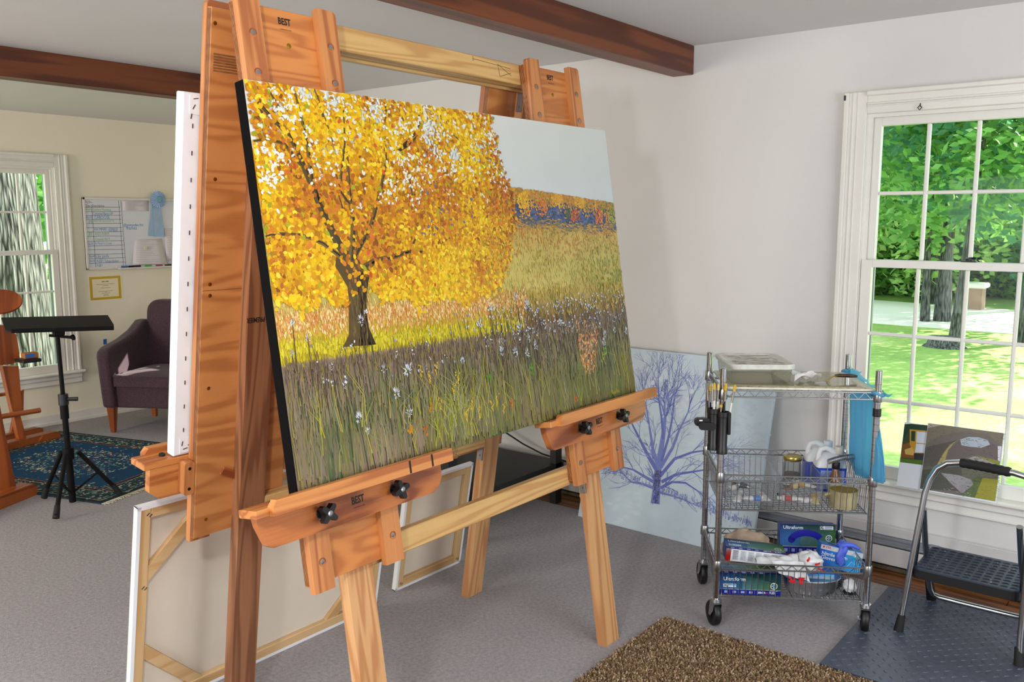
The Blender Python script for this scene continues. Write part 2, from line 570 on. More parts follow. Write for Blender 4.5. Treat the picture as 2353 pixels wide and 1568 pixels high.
# ---------------------------------------------------------------- windows
clearglass = glass('window_glass', (.97, .985, .98), .022)
steel = mat('steel', rgb(170, 172, 175), .28, 1.0)
darksteel = mat('dark_steel', rgb(70, 72, 75), .4, 1.0)
alu = mat('storm_aluminium', rgb(150, 152, 156), .5, .6)
blackplastic = mat('black_plastic', rgb(22, 22, 24), .4)
def window(n, M, z0, z1, zm, label, cols=4, ru=2, rl=3, seen=(0, 1)):
    W = top('window_%d' % n, label, 'window', M @ Vector((WW / 2, z0, 0)), kind='structure')
    # jamb lining
    j = MB().box(0, z0, -.16, .012, z1, 0).box(WW - .012, z0, -.16, WW, z1, 0).box(.012, z1 - .012, -.16, WW - .012, z1, 0)
    j.box(.012, z0, -.024, .03, z1 - .0282, -.008).box(WW - .03, z0, -.024, WW - .012, z1 - .0282, -.008).box(.012, z1 - .028, -.024, WW - .012, z1 - .012, -.008)
    j.build('jamb', trimpaint, W, M)
    cw = .098
    def casing(u0, u1, v0, v1, side):
        mb = MB().box(u0, v0, 0, u1, v1, .016, b=.003)
        if side == 'v':
            o = u0 if u0 < 0 else u1 - .022
            mb.box(o, v0, .012, o + .022, v1, .034, b=.004).box(u0 + .035, v0, .012, u0 + .045, v1, .022, b=.003).box(u0 + .056, v0, .012, u0 + .063, v1, .02, b=.002)
        else:
            mb.box(u0, v1 - .022, .012, u1, v1, .034, b=.004).box(u0, v1 - .06, .012, u1, v1 - .05, .022, b=.003).box(u0, v0 + .03, .012, u1, v0 + .037, .02, b=.002)
        return mb.build('casing', trimpaint, W, M)
    casing(-cw + .008, .008, z0, z1 + cw - .012, 'v')
    casing(WW - .008, WW + cw - .008, z0, z1 + cw - .012, 'v')
    casing(.008, WW - .008, z1 - .012, z1 + cw - .012, 'h')
    st = MB().box(-cw - .02, z0 - .024, -.05, WW + cw + .02, z0, .058, b=.008)
    st.build('sill', trimpaint, W, M)
    ap = MB().box(-cw, z0 - .095, 0, WW + cw, z0 - .024, .016, b=.003).box(-cw, z0 - .06, .012, WW + cw, z0 - .024, .03, b=.006).box(-cw, z0 - .1, .01, WW + cw, z0 - .088, .022, b=.003)
    ap.build('apron', trimpaint, W, M)
    MB().box(.012, z0 - .02, -.16, WW - .012, z0 + .004, -.05).build('outer_sill', trimpaint, W, M)
    sf = MB()
    for (a, c, d, e) in ((.012, z0, .045, z1), (WW - .045, z0, WW - .012, z1), (.045, z1 - .035, WW - .045, z1 - .012), (.045, z0 + .004, WW - .045, z0 + .03), (.045, zm - .012, WW - .045, zm + .012)):
        sf.box(a, c, -.125, d, e, -.105, b=.002)
    sf.build('storm_frame', alu, W, M)
    for nm, a, c, zz, rows, br in (('upper_sash', zm - .012, z1 - .014, -.064, ru, .03), ('lower_sash', z0, zm + .018, -.03, rl, .06)):
        x0, x1 = .016, WW - .016
        stile, trl = .046, (.05 if nm[0] == 'u' else .034)
        gx0, gx1, gy0, gy1 = x0 + stile, x1 - stile, c and (a + br), c - trl
        mb = MB().box(x0, a, zz, gx0, c, zz + .032, b=.002).box(gx1, a, zz, x1, c, zz + .032, b=.002)
        mb.box(gx0, gy1, zz, gx1, c, zz + .032, b=.002).box(gx0, a, zz, gx1, gy0, zz + .032, b=.002)
        sash = mb.build(nm, trimpaint, W, M)
        mw = .016
        for i in range(1, cols):
            x = gx0 + (gx1 - gx0) * i / cols
            MB().box(x - mw / 2, gy0, zz + .004, x + mw / 2, gy1, zz + .028, b=.004).build('muntin', trimpaint, sash, M)
        for j2 in range(1, rows):
            y = gy0 + (gy1 - gy0) * j2 / rows
            MB().box(gx0, y - mw / 2, zz + .006, gx1, y + mw / 2, zz + .026, b=.004).build('muntin', trimpaint, sash, M)
        for i in range(cols):
            for j2 in range(rows):
                xa, xb = gx0 + (gx1 - gx0) * i / cols, gx0 + (gx1 - gx0) * (i + 1) / cols
                ya, yb = gy0 + (gy1 - gy0) * j2 / rows, gy0 + (gy1 - gy0) * (j2 + 1) / rows
                MB().box(xa, ya, zz + .013, xb, yb, zz + .016).build('pane', clearglass, sash, M)
    lk = MB().box(WW / 2 - .03, zm + .018, -.05, WW / 2 + .03, zm + .024, -.01, b=.002).lathe([(.016, 0), (.016, .01), (.008, .014)], n=12, T=T3(WW / 2, zm + .024, -.03) @ RX(-90))
    lk.tube([(WW / 2, zm + .034, -.03), (WW / 2 + .03, zm + .036, -.015)], .005, 6)
    lk.build('sash_lock', darksteel, W, M)
    return W
w1 = window(1, MWR, WZ0, WZ1, 1.398, 'tall white sash window of many panes above the sill with two small paintings')
ey = MB().tube([(WW * .255, 2.09, .02), (WW * .255, 2.082, .026), (WW * .255 - .008, 2.072, .03), (WW * .255, 2.062, .03), (WW * .255 + .008, 2.072, .03), (WW * .255, 2.082, .028)], .0022, 6)
ey.build('curtain_hook', darksteel, w1, MWR)
for x, y in ((-.086, 2.138),):
    MB().box(x - .003, y - .012, .033, x + .006, y + .01, .038, b=.001).build('bracket', darksteel, w1, MWR)
window(2, MWL, .415, 2.0, 1.345, 'white sash window beside the whiteboard with a tree trunk outside')
# added unseen window, its opening shaped to throw sun on the armchair
w3 = top('window_3', 'added unseen window letting sun onto the armchair', 'window', MWJ @ Vector((.45, .6, 0)), kind='structure')
fr = MB()
for q in ((.50, 1.14, .52, 1.68), (.84, 1.14, .86, 1.68), (.52, 1.14, .84, 1.16), (.52, 1.66, .84, 1.68), (.52, 1.40, .84, 1.425), (.67, 1.16, .69, 1.66)):
    fr.box(q[0], q[1], -.1, q[2], q[3], -.05, b=.003)
fr.build('window_frame', trimpaint, w3, MWJ)
MB().box(.52, 1.16, -.08, .84, 1.66, -.077).build('pane', clearglass, w3, MWJ)

# ---------------------------------------------------------------- baseboard heater
heatwhite = mat('heater_enamel', rgb(216, 214, 212), .35, var=.06, vs=3)
hslot = mat('heater_slot', rgb(150, 154, 162), .5, .3, var=.15, vs=5)
hdirt = mat('heater_dirt', rgb(96, 82, 66), .9, var=.5, vs=30)
ht = top('baseboard_heater', 'long white baseboard heater along the wall under the large window', 'heater', (4.10, 1.3, 0))
HM = axes((XW, YB, 0), (0, 1, 0), (0, 0, 1))     # x along the wall, y up, z out of the room
def hx(a, b_, c, d, y0=0.02, y1=YJ - YB - .02):
    return MB().box(y0, a, -c, y1, b_, -d, b=.002)
hx(.015, .2, .008, .0).build('back_panel', heatwhite, ht, HM)
hx(.03, .112, .062, .052).build('front_cover', heatwhite, ht, HM)
hx(.118, .128, .058, .01).build('damper', hslot, ht, HM)
hx(.142, .154, .05, .01).build('damper', hslot, ht, HM)
hx(.155, .2, .03, .008).build('top_hood', heatwhite, ht, HM)
hx(.126, .144, .047, .035).build('fin_strip', hslot, ht, HM)
hx(.0, .018, .05, .0).build('base_strip', hdirt, ht, HM)
for y in (1.1, 2.35, 3.45, 4.3, 5.9):
    MB().box(y, .105, -.064, y + .035, .16, -.006, b=.002).build('joint_bracket', hslot, ht, HM)

# ---------------------------------------------------------------- floor coverings on the right
foam = mat('black_foam', rgb(72, 79, 94), .36, var=.12, vs=3, bmp=.3, bs=300, spec=.5)
TL = .60
MATLABEL = (('black foam mat tile with raised tread under the step stool by the heater', 'black foam mat tile with raised tread by the heater past the step stool'),
            ('narrow cut black foam mat tile along the brown rug beside the cart', 'narrow cut black foam mat tile further along the brown rug'))
def edge(p, q, teeth, k0=0):
    out = [p]
    if teeth:
        dx, dy = q[0] - p[0], q[1] - p[1]
        nx, ny = -dy / TL, dx / TL
        for k in range(k0, 10, 2):
            for (f, o) in ((.2, 0), (.12, .018), (.88, .018), (.8, 0)):
                g = (k + f) / 10
                out.append((p[0] + dx * g - nx * o * teeth, p[1] + dy * g - ny * o * teeth))
    return out
for ix, (x0, x1) in enumerate(((3.285, 3.885), (3.022, 3.285))):
    for iy, y0 in enumerate((.395, -.205)):
        loc = Vector(((x0 + x1) / 2, y0 + .3, 0))
        t = top('floor_mat', MATLABEL[ix][iy], 'floor mat', loc, 'interlocking floor mat tiles')
        y1 = y0 + TL - .002
        outline = edge((x0, y0), (x1 - .002, y0), 0) + edge((x1 - .002, y0), (x1 - .002, y1), -1 if ix else 0, 1) + edge((x1 - .002, y1), (x0, y1), 0) + edge((x0, y1), (x0, y0), 0 if ix else 1)
        MB().prism([(p[0] - loc.x, p[1] - loc.y) for p in outline], 0, .011).build('mat_body', foam, t, Matrix.Translation(loc))
        mb = MB()
        sp = .0285
        for i in range(int((x1 - x0 - .01) / sp)):
            for j in range(20):
                T = T3(x0 + .012 + sp * (i + .5) - loc.x, -.29 + sp * (j + .5), .011) @ RZ(45 if (i + j) % 2 else -45)
                L, w_ = .0125, .0035
                mb.add([(-L, 0, 0), (0, -w_, 0), (L, 0, 0), (0, w_, 0), (-L * .5, 0, .0028), (L * .5, 0, .0028)],
                       [(0, 1, 4), (1, 5, 4), (1, 2, 5), (2, 3, 5), (3, 4, 5), (3, 0, 4)], 0, T)
        mb.build('tread', foam, t, Matrix.Translation(loc), kind='stuff')
# brown pile rug
rug = top('brown_rug', 'rough brown shag rug lying on the carpet in front of the easel', 'rug', (2.2, .9, 0))
rugback = mat('rug_backing', rgb(84, 64, 46), .95)
MB().box(.9, .0, 0, 3.012, 1.615, .008, b=.003).build('rug_backing', rugback, rug)
pm = vcol('rug_pile', .9, spec=.1)
me = bpy.data.meshes.new('rug_pile')
vs_, fs_, cs_ = [], [], []
tones = [rgb(152, 124, 94), rgb(124, 96, 72), rgb(176, 150, 120), rgb(108, 88, 64), rgb(140, 120, 84), rgb(192, 170, 142), rgb(132, 106, 86)]
step = .0062
for i in range(int((3.018 - 2.2) / step)):
    for j in range(int((1.62 - .7) / step)):
        x, y = 2.2 + i * step + U(-.003, .003), .7 + j * step + U(-.003, .003)
        if x < 2.32 + (1.0 - y) * .1 - .1:
            continue
        o = len(vs_)
        h = U(.011, .018)
        a = U(0, 6.28)
        lx, ly = U(-.006, .006), U(-.006, .006)
        for k in range(3):
            vs_.append((x + .0036 * math.cos(a + k * 2.09), y + .0036 * math.sin(a + k * 2.09), .007))
        for k in range(3):
            vs_.append((x + lx + .0028 * math.cos(a + k * 2.09 + .5), y + ly + .0028 * math.sin(a + k * 2.09 + .5), h))
        fs_ += [(o, o + 1, o + 4, o + 3), (o + 1, o + 2, o + 5, o + 4), (o + 2, o, o + 3, o + 5), (o + 3, o + 4, o + 5)]
        c = random.choice(tones)
        cs_ += [*c, 1] * 6
me.from_pydata(vs_, [], fs_)
me.materials.append(pm)
me.color_attributes.new('Col', 'FLOAT_COLOR', 'POINT').data.foreach_set('color', cs_)
link('pile', me, rug, None, 'stuff')
# ================================================================= the double easel
TILT = R(8.8)
sT, cT = math.sin(TILT), math.cos(TILT)
FRM = axes((0, 1.67, 0), (1, 0, 0), (0, sT, cT))        # local (x, up along the easel, out towards the camera)
T2 = R(8.3)
RRM = axes((0, 2.402, 0), (1, 0, 0), (0, -math.sin(T2), math.cos(T2)))       # rear side; local z points inwards, to the camera
oak = wood('oak_vertical', rgb(212, 142, 84), rgb(170, 100, 56), 1, 14, 5, .36, stretch=.05)
oakh = wood('oak_horizontal', rgb(218, 146, 80), rgb(176, 102, 52), 0, 14, 5, .34, stretch=.05)
oakdark = wood('oak_apron', rgb(204, 122, 62), rgb(138, 70, 32), 0, 7, 7, .3, stretch=.16, coat=.3)
ply = wood('plywood_face', rgb(214, 138, 72), rgb(188, 112, 56), 0, 11, 8, .36, stretch=.13, fine=.2, coat=.25)
plyrear = wood('plywood_rear', rgb(212, 144, 82), rgb(186, 118, 64), 0, 9, 7, .42, stretch=.16, fine=.2)
pine = wood('pine_lumber', rgb(222, 182, 118), rgb(200, 152, 92), 0, 10, 9, .5, knots=3.2, stretch=.06)
pinev = wood('pine_leg', rgb(222, 172, 118), rgb(194, 136, 86), 1, 10, 9, .5, knots=2.5, stretch=.06)
cedar = wood('brown_leg', rgb(164, 112, 76), rgb(126, 78, 48), 1, 14, 8, .55, knots=1.8, stretch=.04)
plyedge = mat('plywood_edge', rgb(150, 104, 62), .6, var=.3, vs=60)
plydark = mat('plywood_dark_ply', rgb(92, 54, 30), .6)
boltm = mat('bolt', rgb(60, 52, 46), .35, .9)
brass = mat('brass', rgb(180, 140, 60), .3, 1.0)
ink = mat('black_ink', rgb(20, 16, 14), .6)
stopm = mat('rubber', rgb(18, 18, 18), .7)
easel = top('double_easel', 'large double-sided wooden studio easel of plywood panels and lumber legs holding the autumn painting', 'easel', (2.12, 2.05, 0))
def footed(x0, x1, v1, n0, n1, M, s):
    "lumber leg cut level with the floor; s is the sign of the height gained with local z"
    a, b_ = -n0 * sT / cT * s, -n1 * sT / cT * s
    mb = MB()
    vs = [(x0, a, n0), (x1, a, n0), (x1, b_, n1), (x0, b_, n1), (x0, v1, n0), (x1, v1, n0), (x1, v1, n1), (x0, v1, n1)]
    return mb.add(vs, [(0, 1, 2, 3), (4, 5, 6, 7), (0, 1, 5, 4), (1, 2, 6, 5), (2, 3, 7, 6), (3, 0, 4, 7)])
LX = ((1.498, 1.589), (2.660, 2.751))
for x0, x1 in LX:
    footed(x0, x1, 2.10, -.038, 0, FRM, 1).build('leg', pinev, easel, FRM)
for i, (x0, x1) in enumerate(LX):
    footed(x0, x1, 2.10, 0, .038, RRM, -1).build('leg', cedar if i == 0 else pinev, easel, RRM)
MB().box(1.589, 2.100, -.046, 2.660, 2.172, -.004, b=.003).build('crosspiece', pine, easel, FRM)
MB().box(1.589, .646, -.038, 2.660, .711, 0, b=.003).build('crosspiece', pine, easel, FRM)
MB().box(1.589, 2.090, 0, 2.660, 2.130, .040, b=.003).build('crosspiece', pine, easel, RRM)
crr = MB().box(1.589, .690, 0, 2.660, .755, .038, b=.003).build('crosspiece', pine, easel, RRM)
# pencil marks and scribbles on the lumber
sc = Paint(.0385)
for k in range(6):
    y0 = .697 + k * .0085
    for q in range(5):
        x = 2.452 + q * .0085
        sc.line([(x + U(-.003, .003), y0 + U(-.003, .003)) for _ in range(4)], .0016, .0012, rgb(24, 20, 18))
sc.build('pen_scribble', vcol('paint'), crr, RRM, None)
sc = Paint(.0002)
for a, b_ in (((2.30, 2.158), (2.50, 2.150)), ((2.30, 2.166), (2.30, 2.150)), ((2.43, 2.157), (2.435, 2.115)), ((2.435, 2.115), (2.50, 2.135)), ((2.43, 2.157), (2.50, 2.125))):
    sc.line([a, b_], .0018, .0018, rgb(96, 84, 60))
sc.build('pencil_mark', vcol('paint'), easel, FRM @ T3(0, 0, -.0042 + .0006), None)
# corner brackets
for (x, v, M, z) in ((2.657, .64, FRM, -.02), (1.592, .63, FRM, -.02), (2.657, .68, RRM, .02), (2.657, 2.07, RRM, .02)):
    MB().box(x - .003, v - .05, z - .012, x + .003, v + .04, z + .014, b=.001).cyl((x - .004, v - .03, z), (x - .006, v - .03, z), .004, 8).build('corner_bracket', steel, easel, M)
PAN = ((1.360, 1.676), (2.548, 2.866))
def panel(x0, x1, M, s, front, k):
    "plywood back board with two oak strips; s = +1 front side, -1 rear side"
    z = lambda a, b_: (a, b_) if s > 0 else (-b_, -a)
    zb, zs = z(0, .019), z(.019, .040)
    mb = MB().box(x0, .662, zb[0], x1, 2.168, zb[1], b=.001)
    body = mb.build('easel_panel', ply if front else plyrear, easel, M)
    e = MB()
    for t in range(5):
        za = zb[0] + .0019 + t * .0036
        for xe in (x0 - .0004, x1 - .0006):
            e.box(xe, .665, za, xe + .001, 2.165, za + .0017)
    e.build('ply_layers', plydark, body, M)
    for xs, left in ((x0, 1), (x1 - .066, 0)):
        pts = roundrect(xs, .645, xs + .066, 2.186, .014, 4, (0, 1, 0, 0) if left else (1, 0, 0, 0))
        MB().prism(pts, zs[0], zs[1]).build('side_strip', oak, body, M)
        if s > 0:
            for v in (2.085, 1.985, .722):
                T = M @ T3(xs + .034, v, .0402)
                MB().lathe([(.0115, -.001), (.0115, .0004), (.009, .0006), (.0075, -.0004)], n=14, mi=0).lathe([(.0066, -.001), (.0066, .0005), (.002, .0009)], n=10, mi=1).build('bolt', [oakdark, steel], body, T)
    return body
for k, (x0, x1) in enumerate(PAN):
    pb = panel(x0, x1, FRM, 1, True, k)
    cx = (x0 + x1) / 2
    text('BEST', .040, FRM @ T3(cx - .005, 2.137, .0195), ink, pb, .03, 1.3)
    text('richesonart.com', .036, FRM @ T3(cx - .003, 2.117, .0195), ink, pb)
    MB().lathe([(.007, 0), (.007, .001), (.003, .002)], n=12).build('screw', brass, pb, FRM @ T3(cx, 2.075, .019))
rp = []
for k, (x0, x1) in enumerate(((1.370, 1.684), (2.500, 2.816))):
    rp.append(panel(x0, x1, RRM, -1, False, k))
# details on the inner face of the rear left panel
gr = MB()
g0, g1 = inpl(RRM, 489, 165, 0), inpl(RRM, 551, 130, 0)
for k in range(7):
    y = g0.y + (g1.y - g0.y) * (k + .5) / 7
    gr.prism([(y - .0032, -.001), (y + .0032, -.001), (y, .003)], g0.x, g1.x, T=Matrix(((0, 0, 1, 0), (1, 0, 0, 0), (0, 1, 0, 0), (0, 0, 0, 1))))
gr.build('ridged_strip', plyedge, rp[0], RRM)
a, b_ = inpl(RRM, 505, 1088, 0), inpl(RRM, 545, 1102, 0)
MB().box(-.03, -.012, 0, .04, .012, .008, b=.001).build('wood_scrap', oakdark, rp[0], RRM @ T3(a.x + .03, a.y - .005, 0) @ RZ(-28))
for px in ((494, 53), (494, 412), (482, 654), (482, 680), (479, 893), (473, 1194)):
    q = inpl(RRM, *px, 0)
    MB().lathe([(.0055, 0), (.0055, .0008), (.002, .0014)], n=10).build('screw', brass, rp[0], RRM @ T3(q.x, q.y, 0))
q = inpl(RRM, 560, 663, 0)
MB().box(1.372, q.y, -.0002, 1.682, q.y + .0012, .0002).build('seam', plydark, rp[0], RRM)
q = inpl(RRM, 588, 735, .038)
text('PREMIER', .062, RRM @ T3(q.x, q.y, .0383) @ RZ(180), ink, easel, .02, 1.3)
knobm = [blackplastic, steel]
def tray(x0, x1, M, s, label_side):
    z = lambda a, b_: (a, b_) if s > 0 else (-b_, -a)
    za = z(.041, .064)
    pts = [(x0, .896), (x0 + .004, .866), (x0 + .024, .815), (x0 + .04, .806), (x1 - .045, .806), (x1 - .022, .815), (x1, .845), (x1, .896)]
    if s < 0:
        pts = [(x0 - .012, .896), (x0 - .012, .826), (x0 + .02, .800), (x1 - .02, .800), (x1 + .012, .826), (x1 + .012, .896)]
    ap = MB().prism(pts, *za).build('tray_apron', oakdark if label_side else oakh, easel, M)
    zz = z(.041, .112)
    MB().box(x0 - .03, .896, zz[0], x1 - .012, .9165, zz[1], b=.002).build('tray_shelf', oakh, ap, M)
    zl = z(.106, .130)
    L = MB()
    xa, xb = x0 + .008, x1 - .012
    L.prism([(xa, .896), (xb, .896), (xb, .933), (xa + .012, .933), (xa, .918)], *zl)
    L.build('tray_lip', oakh, ap, M)
    zs = z(.1, .112)
    for x in (x0 + .045,):
        T = M @ T3(x, .9165, (zs[0] + zs[1]) / 2 - .03 * s) @ RX(-90)
        MB().lathe([(.009, 0), (.009, .006), (.006, .008)], n=12).build('rubber_stop', stopm, ap, T)
    if s > 0:
        cx = (x0 + x1) / 2
        for x in (cx - .128, cx + .128):
            T = M @ T3(x, .853, .064)
            a0 = U(0, 60)
            star = []
            for k in range(4):
                for (r_, da) in ((.0115, -45), (.0265, -14), (.029, 0), (.0265, 14)):
                    star.append((r_ * math.cos(R(a0 + k * 90 + da)), r_ * math.sin(R(a0 + k * 90 + da))))
            kb = MB().lathe([(.016, 0), (.016, .002), (.0095, .003), (.0095, .02)], n=14, mi=0).prism(star, .018, .036)
            kb.lathe([(.0078, .036), (.0078, .0375), (.004, .0385)], n=12, mi=1).lathe([(.0175, 0), (.0175, .0015)], n=14, mi=1)
            kb.build('clamp_knob', knobm, ap, T)
        text('BEST', .043, M @ T3(cx - .005, .856, .0645), ink, ap, .03, 1.35)
        text('richesonart.com', .038, M @ T3(cx - .003, .838, .0645), ink, ap)
    return ap
t1 = tray(1.200, 1.842, FRM, 1, True)
t2 = tray(2.366, 3.036, FRM, 1, True)
t3 = tray(1.262, 1.85, RRM, -1, False)
tray(2.38, 3.03, RRM, -1, False)
for x in (1.655, 1.742):
    MB().box(x, .8975, .1300, x + .007, .932, .1304).build('paint_mark', ink, t1, FRM)
# clamp blocks that hold the rear trays
for x in (1.338, 1.686, 2.468, 2.818):
    MB().prism(roundrect(x, .806, x + .032, .908, .008), -.040, -.006).build('clamp_block', oak, easel, RRM)
    for v in (.825, .888):
        MB().lathe([(.005, 0), (.005, .001), (.002, .0005)], n=10).build('screw', boltm, easel, RRM @ T3(x + .016, v, -.006))
# ================================================================= paintings and canvases
from mathutils import noise as mnoise
PK = .80                      # pigment: photo colour -> albedo
def pc(r, g, b, j=0):
    if j:
        d = U(-j, j)
        r, g, b = r + d + U(-j, j) * .4, g + d + U(-j, j) * .4, b + d * .7 + U(-j, j) * .4
    return rgb(max(0, min(255, r)), max(0, min(255, g)), max(0, min(255, b)), PK)
def mixt(a, b, t):
    t = max(0, min(1, t))
    return tuple(a[i] + (b[i] - a[i]) * t for i in range(3))
def nz(x, y, k, o=0.0):
    return mnoise.noise(Vector((x * k, y * k, o)))
def inside(p, poly):
    x, y = p
    c = False
    for i in range(len(poly)):
        x1, y1 = poly[i]
        x2, y2 = poly[i - 1]
        if (y1 > y) != (y2 > y) and x < (x2 - x1) * (y - y1) / (y2 - y1) + x1:
            c = not c
    return c
def poldist(p, poly):
    d = 9
    for i in range(len(poly)):
        a, b = Vector(poly[i - 1]), Vector(poly[i])
        ab = b - a
        t = max(0, min(1, (Vector(p) - a).dot(ab) / max(ab.length_squared, 1e-9)))
        d = min(d, (Vector(p) - a - ab * t).length)
    return d
X0, X1, V0, V1 = 1.315, 2.940, .918, 1.948
PWD, PHT = X1 - X0, V1 - V0
blackedge = mat('black_canvas_edge', rgb(11, 9, 10), .85, spec=.08)
gesso = mat('canvas_weave', rgb(226, 222, 212), .85, bmp=.3, bs=900)
art = top('autumn_painting', 'large oil painting of a golden autumn tree in a meadow on the easel', 'painting', FRM @ Vector((2.12, .918, .06)))
MB().box(X0, V0, .0445, X1, V1, .0815, b=.002).build('stretched_canvas', blackedge, art, FRM)
def S2(s, t):
    return (X0 + s * PWD, V1 - t * PHT)
def st(px):
    q = inpl(FRM, px[0], px[1], .082)
    return ((q.x - X0) / PWD, (V1 - q.y) / PHT)
HILL = lambda s: .232 + (s - .6) * .115
HB = lambda s: .341 + (s - .588) * .086
def base(s, t):
    n = nz(s * 1.6, t, 9)
    if t < HILL(s):
        c = mixt((226, 229, 224), (203, 211, 216), t * 2.2 + (s - .6) * .5)
        if s < .6:
            c = mixt((240, 240, 226), c, s / .6)
    elif t < HB(s) + .012 * nz(s, t, 14, 31):
        c = (84, 98, 140) if s > .5 else (222, 160, 26)
    elif t < .57:
        f = (t - HB(s)) / .2
        c = mixt((196, 158, 74), (206, 188, 98), f * 1.6)
        c = mixt(c, (158, 152, 58), max(0, (s - .75) * 2.6) * f)
    elif t < .69:
        f = (t - .57) / .12
        if s < .56:
            c = mixt((226, 176, 84), (206, 184, 34), f * 1.4)
        else:
            c = mixt((190, 164, 70), (150, 120, 74), f * 1.1)
    else:
        f = (t - .69) / .31
        c = mixt((152, 130, 114), (122, 116, 66), f * 1.6)
        if s < .28:
            c = mixt(c, (144, 126, 106), f)
        g = max(0, nz(s * 2.2, t * 1.2, 4.2, 3)) * f
        c = mixt(c, (76, 98, 52), g * 2.2)
    n *= 3 if t < HILL(s) else 16
    return tuple(max(0, min(255, q + n)) for q in c)
P0 = Paint(.0817, 2e-7)
P0.clip = (X0 + .0005, V0 + .0005, X1 - .0005, V1 - .0005)
NU, NV = 130, 84
for j in range(NV):
    for i in range(NU):
        s0, s1, a, b_ = i / NU, (i + 1) / NU, j / NV, (j + 1) / NV
        cs = [pc(*base(*q)) for q in ((s0, b_), (s1, b_), (s1, a), (s0, a))]
        P0.poly([S2(s0, b_), S2(s1, b_), S2(s1, a), S2(s0, a)], None, cs)
P0.e = 1e-7
# far hills: blue shade with autumn crowns along the ridge and on the slope
for _ in range(900):
    s = U(.5, 1)
    t = U(HILL(s) + .005, HB(s))
    f = (t - HILL(s)) / (HB(s) - HILL(s))
    c = random.choice(((66, 84, 140), (84, 98, 150), (60, 74, 104), (58, 72, 84))) if f < .8 else random.choice(((90, 92, 80), (160, 130, 60), (64, 80, 96)))
    P0.dab(*S2(s, t), U(.004, .01), U(.002, .004), U(-.3, .1), pc(*c, 8))
for _ in range(2000):
    s = U(.5, 1)
    t = HILL(s) + abs(random.gauss(0, .024)) - .004
    k = nz(s, 0, 24, 5)
    c = random.choice(((222, 170, 40), (206, 148, 36))) if k > 0 else random.choice(((214, 122, 46), (196, 150, 50), (150, 128, 50)))
    if s > .93:
        c = random.choice(((150, 134, 50), (110, 112, 56), (214, 140, 40)))
    P0.dab(*S2(s, t), U(.003, .006), U(.003, .005), U(0, 3), pc(*c, 14))
for (px, py, w_, h_, c, c2) in ((1208, 478, 17, 26, (214, 140, 44), (232, 176, 40)), (1200, 462, 14, 18, (230, 180, 36), (210, 160, 30)), (1246, 478, 12, 20, (212, 112, 52), (200, 140, 50)),
                               (1320, 496, 12, 15, (196, 96, 52), (150, 90, 50)), (1393, 512, 14, 26, (226, 150, 30), (216, 110, 44)), (1374, 500, 8, 18, (206, 100, 54), (220, 150, 40)), (1304, 492, 5, 12, (70, 96, 76), (60, 80, 70)), (1405, 500, 8, 24, (160, 160, 50), (130, 140, 50))):
    for _ in range(80):
        a, r_ = U(0, 6.28), math.sqrt(U(0, 1))
        P0.dab(*S2(*st((px + w_ * r_ * math.cos(a), py + h_ * r_ * math.sin(a)))), U(.003, .0055), U(.0025, .0045), U(0, 3), pc(*(c if random.random() < .7 else c2), 12))
    P0.line([S2(*st((px, py + h_))), S2(*st((px + 1, py + h_ + 10)))], .004, .006, pc(70, 60, 60))
for _ in range(420):
    s = U(.5, 1)
    t = HB(s) + random.gauss(-.002, .010)
    if t > HILL(s) + .05:
        P0.dab(*S2(s, t), U(.006, .014), U(.0015, .003), U(-.25, .05), pc(*random.choice(((190, 142, 62), (150, 128, 70), (104, 104, 92), (84, 94, 116), (206, 150, 70), (120, 116, 70))), 10), 6)
# meadow: short strokes
for _ in range(4200):
    s, t = U(.0, 1), U(.345, .68)
    if t < HB(s) + .005:
        continue
    c = base(s, t)
    k = nz(s, t * 2, 7, 1)
    if t < .46 and k > .15:
        c = mixt(c, (206, 128, 56), .55)
    elif k < -.2 and s > .7:
        c = mixt(c, (120, 132, 44), .5)
    h_ = .004 + .02 * (t - .33)
    P0.dab(*S2(s, t), U(.0012, .003), h_ * U(.6, 1.5), U(-.35, .35), pc(*c, 20), 5)
for _ in range(2600):          # pale and rosy grass heads behind the trunk
    s = U(0, .62)
    t = random.gauss(.585 + .02 * s, .022)
    if t < .5 or t > .66:
        continue
    c = random.choice(((244, 206, 128), (232, 174, 92), (226, 150, 84), (214, 140, 70), (248, 222, 160)))
    P0.dab(*S2(s, t), U(.0012, .003), U(.004, .008), U(-.3, .3), pc(*c, 12), 5)
for _ in range(1600):          # sunlit yellow strip
    s = U(0, .6)
    t = random.gauss(.655 + .035 * s, .013)
    c = random.choice(((222, 204, 22), (206, 188, 24), (190, 176, 40), (232, 216, 60)))
    P0.dab(*S2(s, t), U(.0014, .003), U(.005, .010), U(-.25, .25), pc(*c, 10), 5)
# canopy
CAN = [st(q) for q in ((548, 172), (700, 190), (900, 212), (1060, 232), (1128, 244), (1136, 300), (1148, 350), (1158, 396), (1176, 440), (1186, 500), (1176, 566), (1170, 620), (1146, 672), (1100, 690), (1068, 712), (1036, 690), (1000, 694), (960, 716), (930, 690), (880, 704), (846, 668), (818, 684), (786, 716), (740, 690), (700, 728), (660, 700), (618, 716), (606, 600), (588, 420))]
GAPS = [st(q) + (r_,) for q, r_ in (((980, 300), .032), ((930, 290), .02), ((1010, 380), .024), ((930, 370), .02), ((1040, 360), .018), ((640, 250), .02), ((700, 215), .024), ((760, 225), .022), ((600, 330), .018), ((620, 410), .022), ((690, 300), .018), ((800, 240), .02), ((860, 255), .022), ((1090, 400), .02), ((1100, 330), .016), ((720, 400), .014), ((890, 440), .018), ((940, 420), .026), ((990, 410), .024), ((1120, 300), .018), ((760, 330), .012), ((1060, 290), .015))]
YEL = ((250, 208, 16), (244, 196, 10), (232, 178, 10), (254, 220, 60), (240, 190, 30))
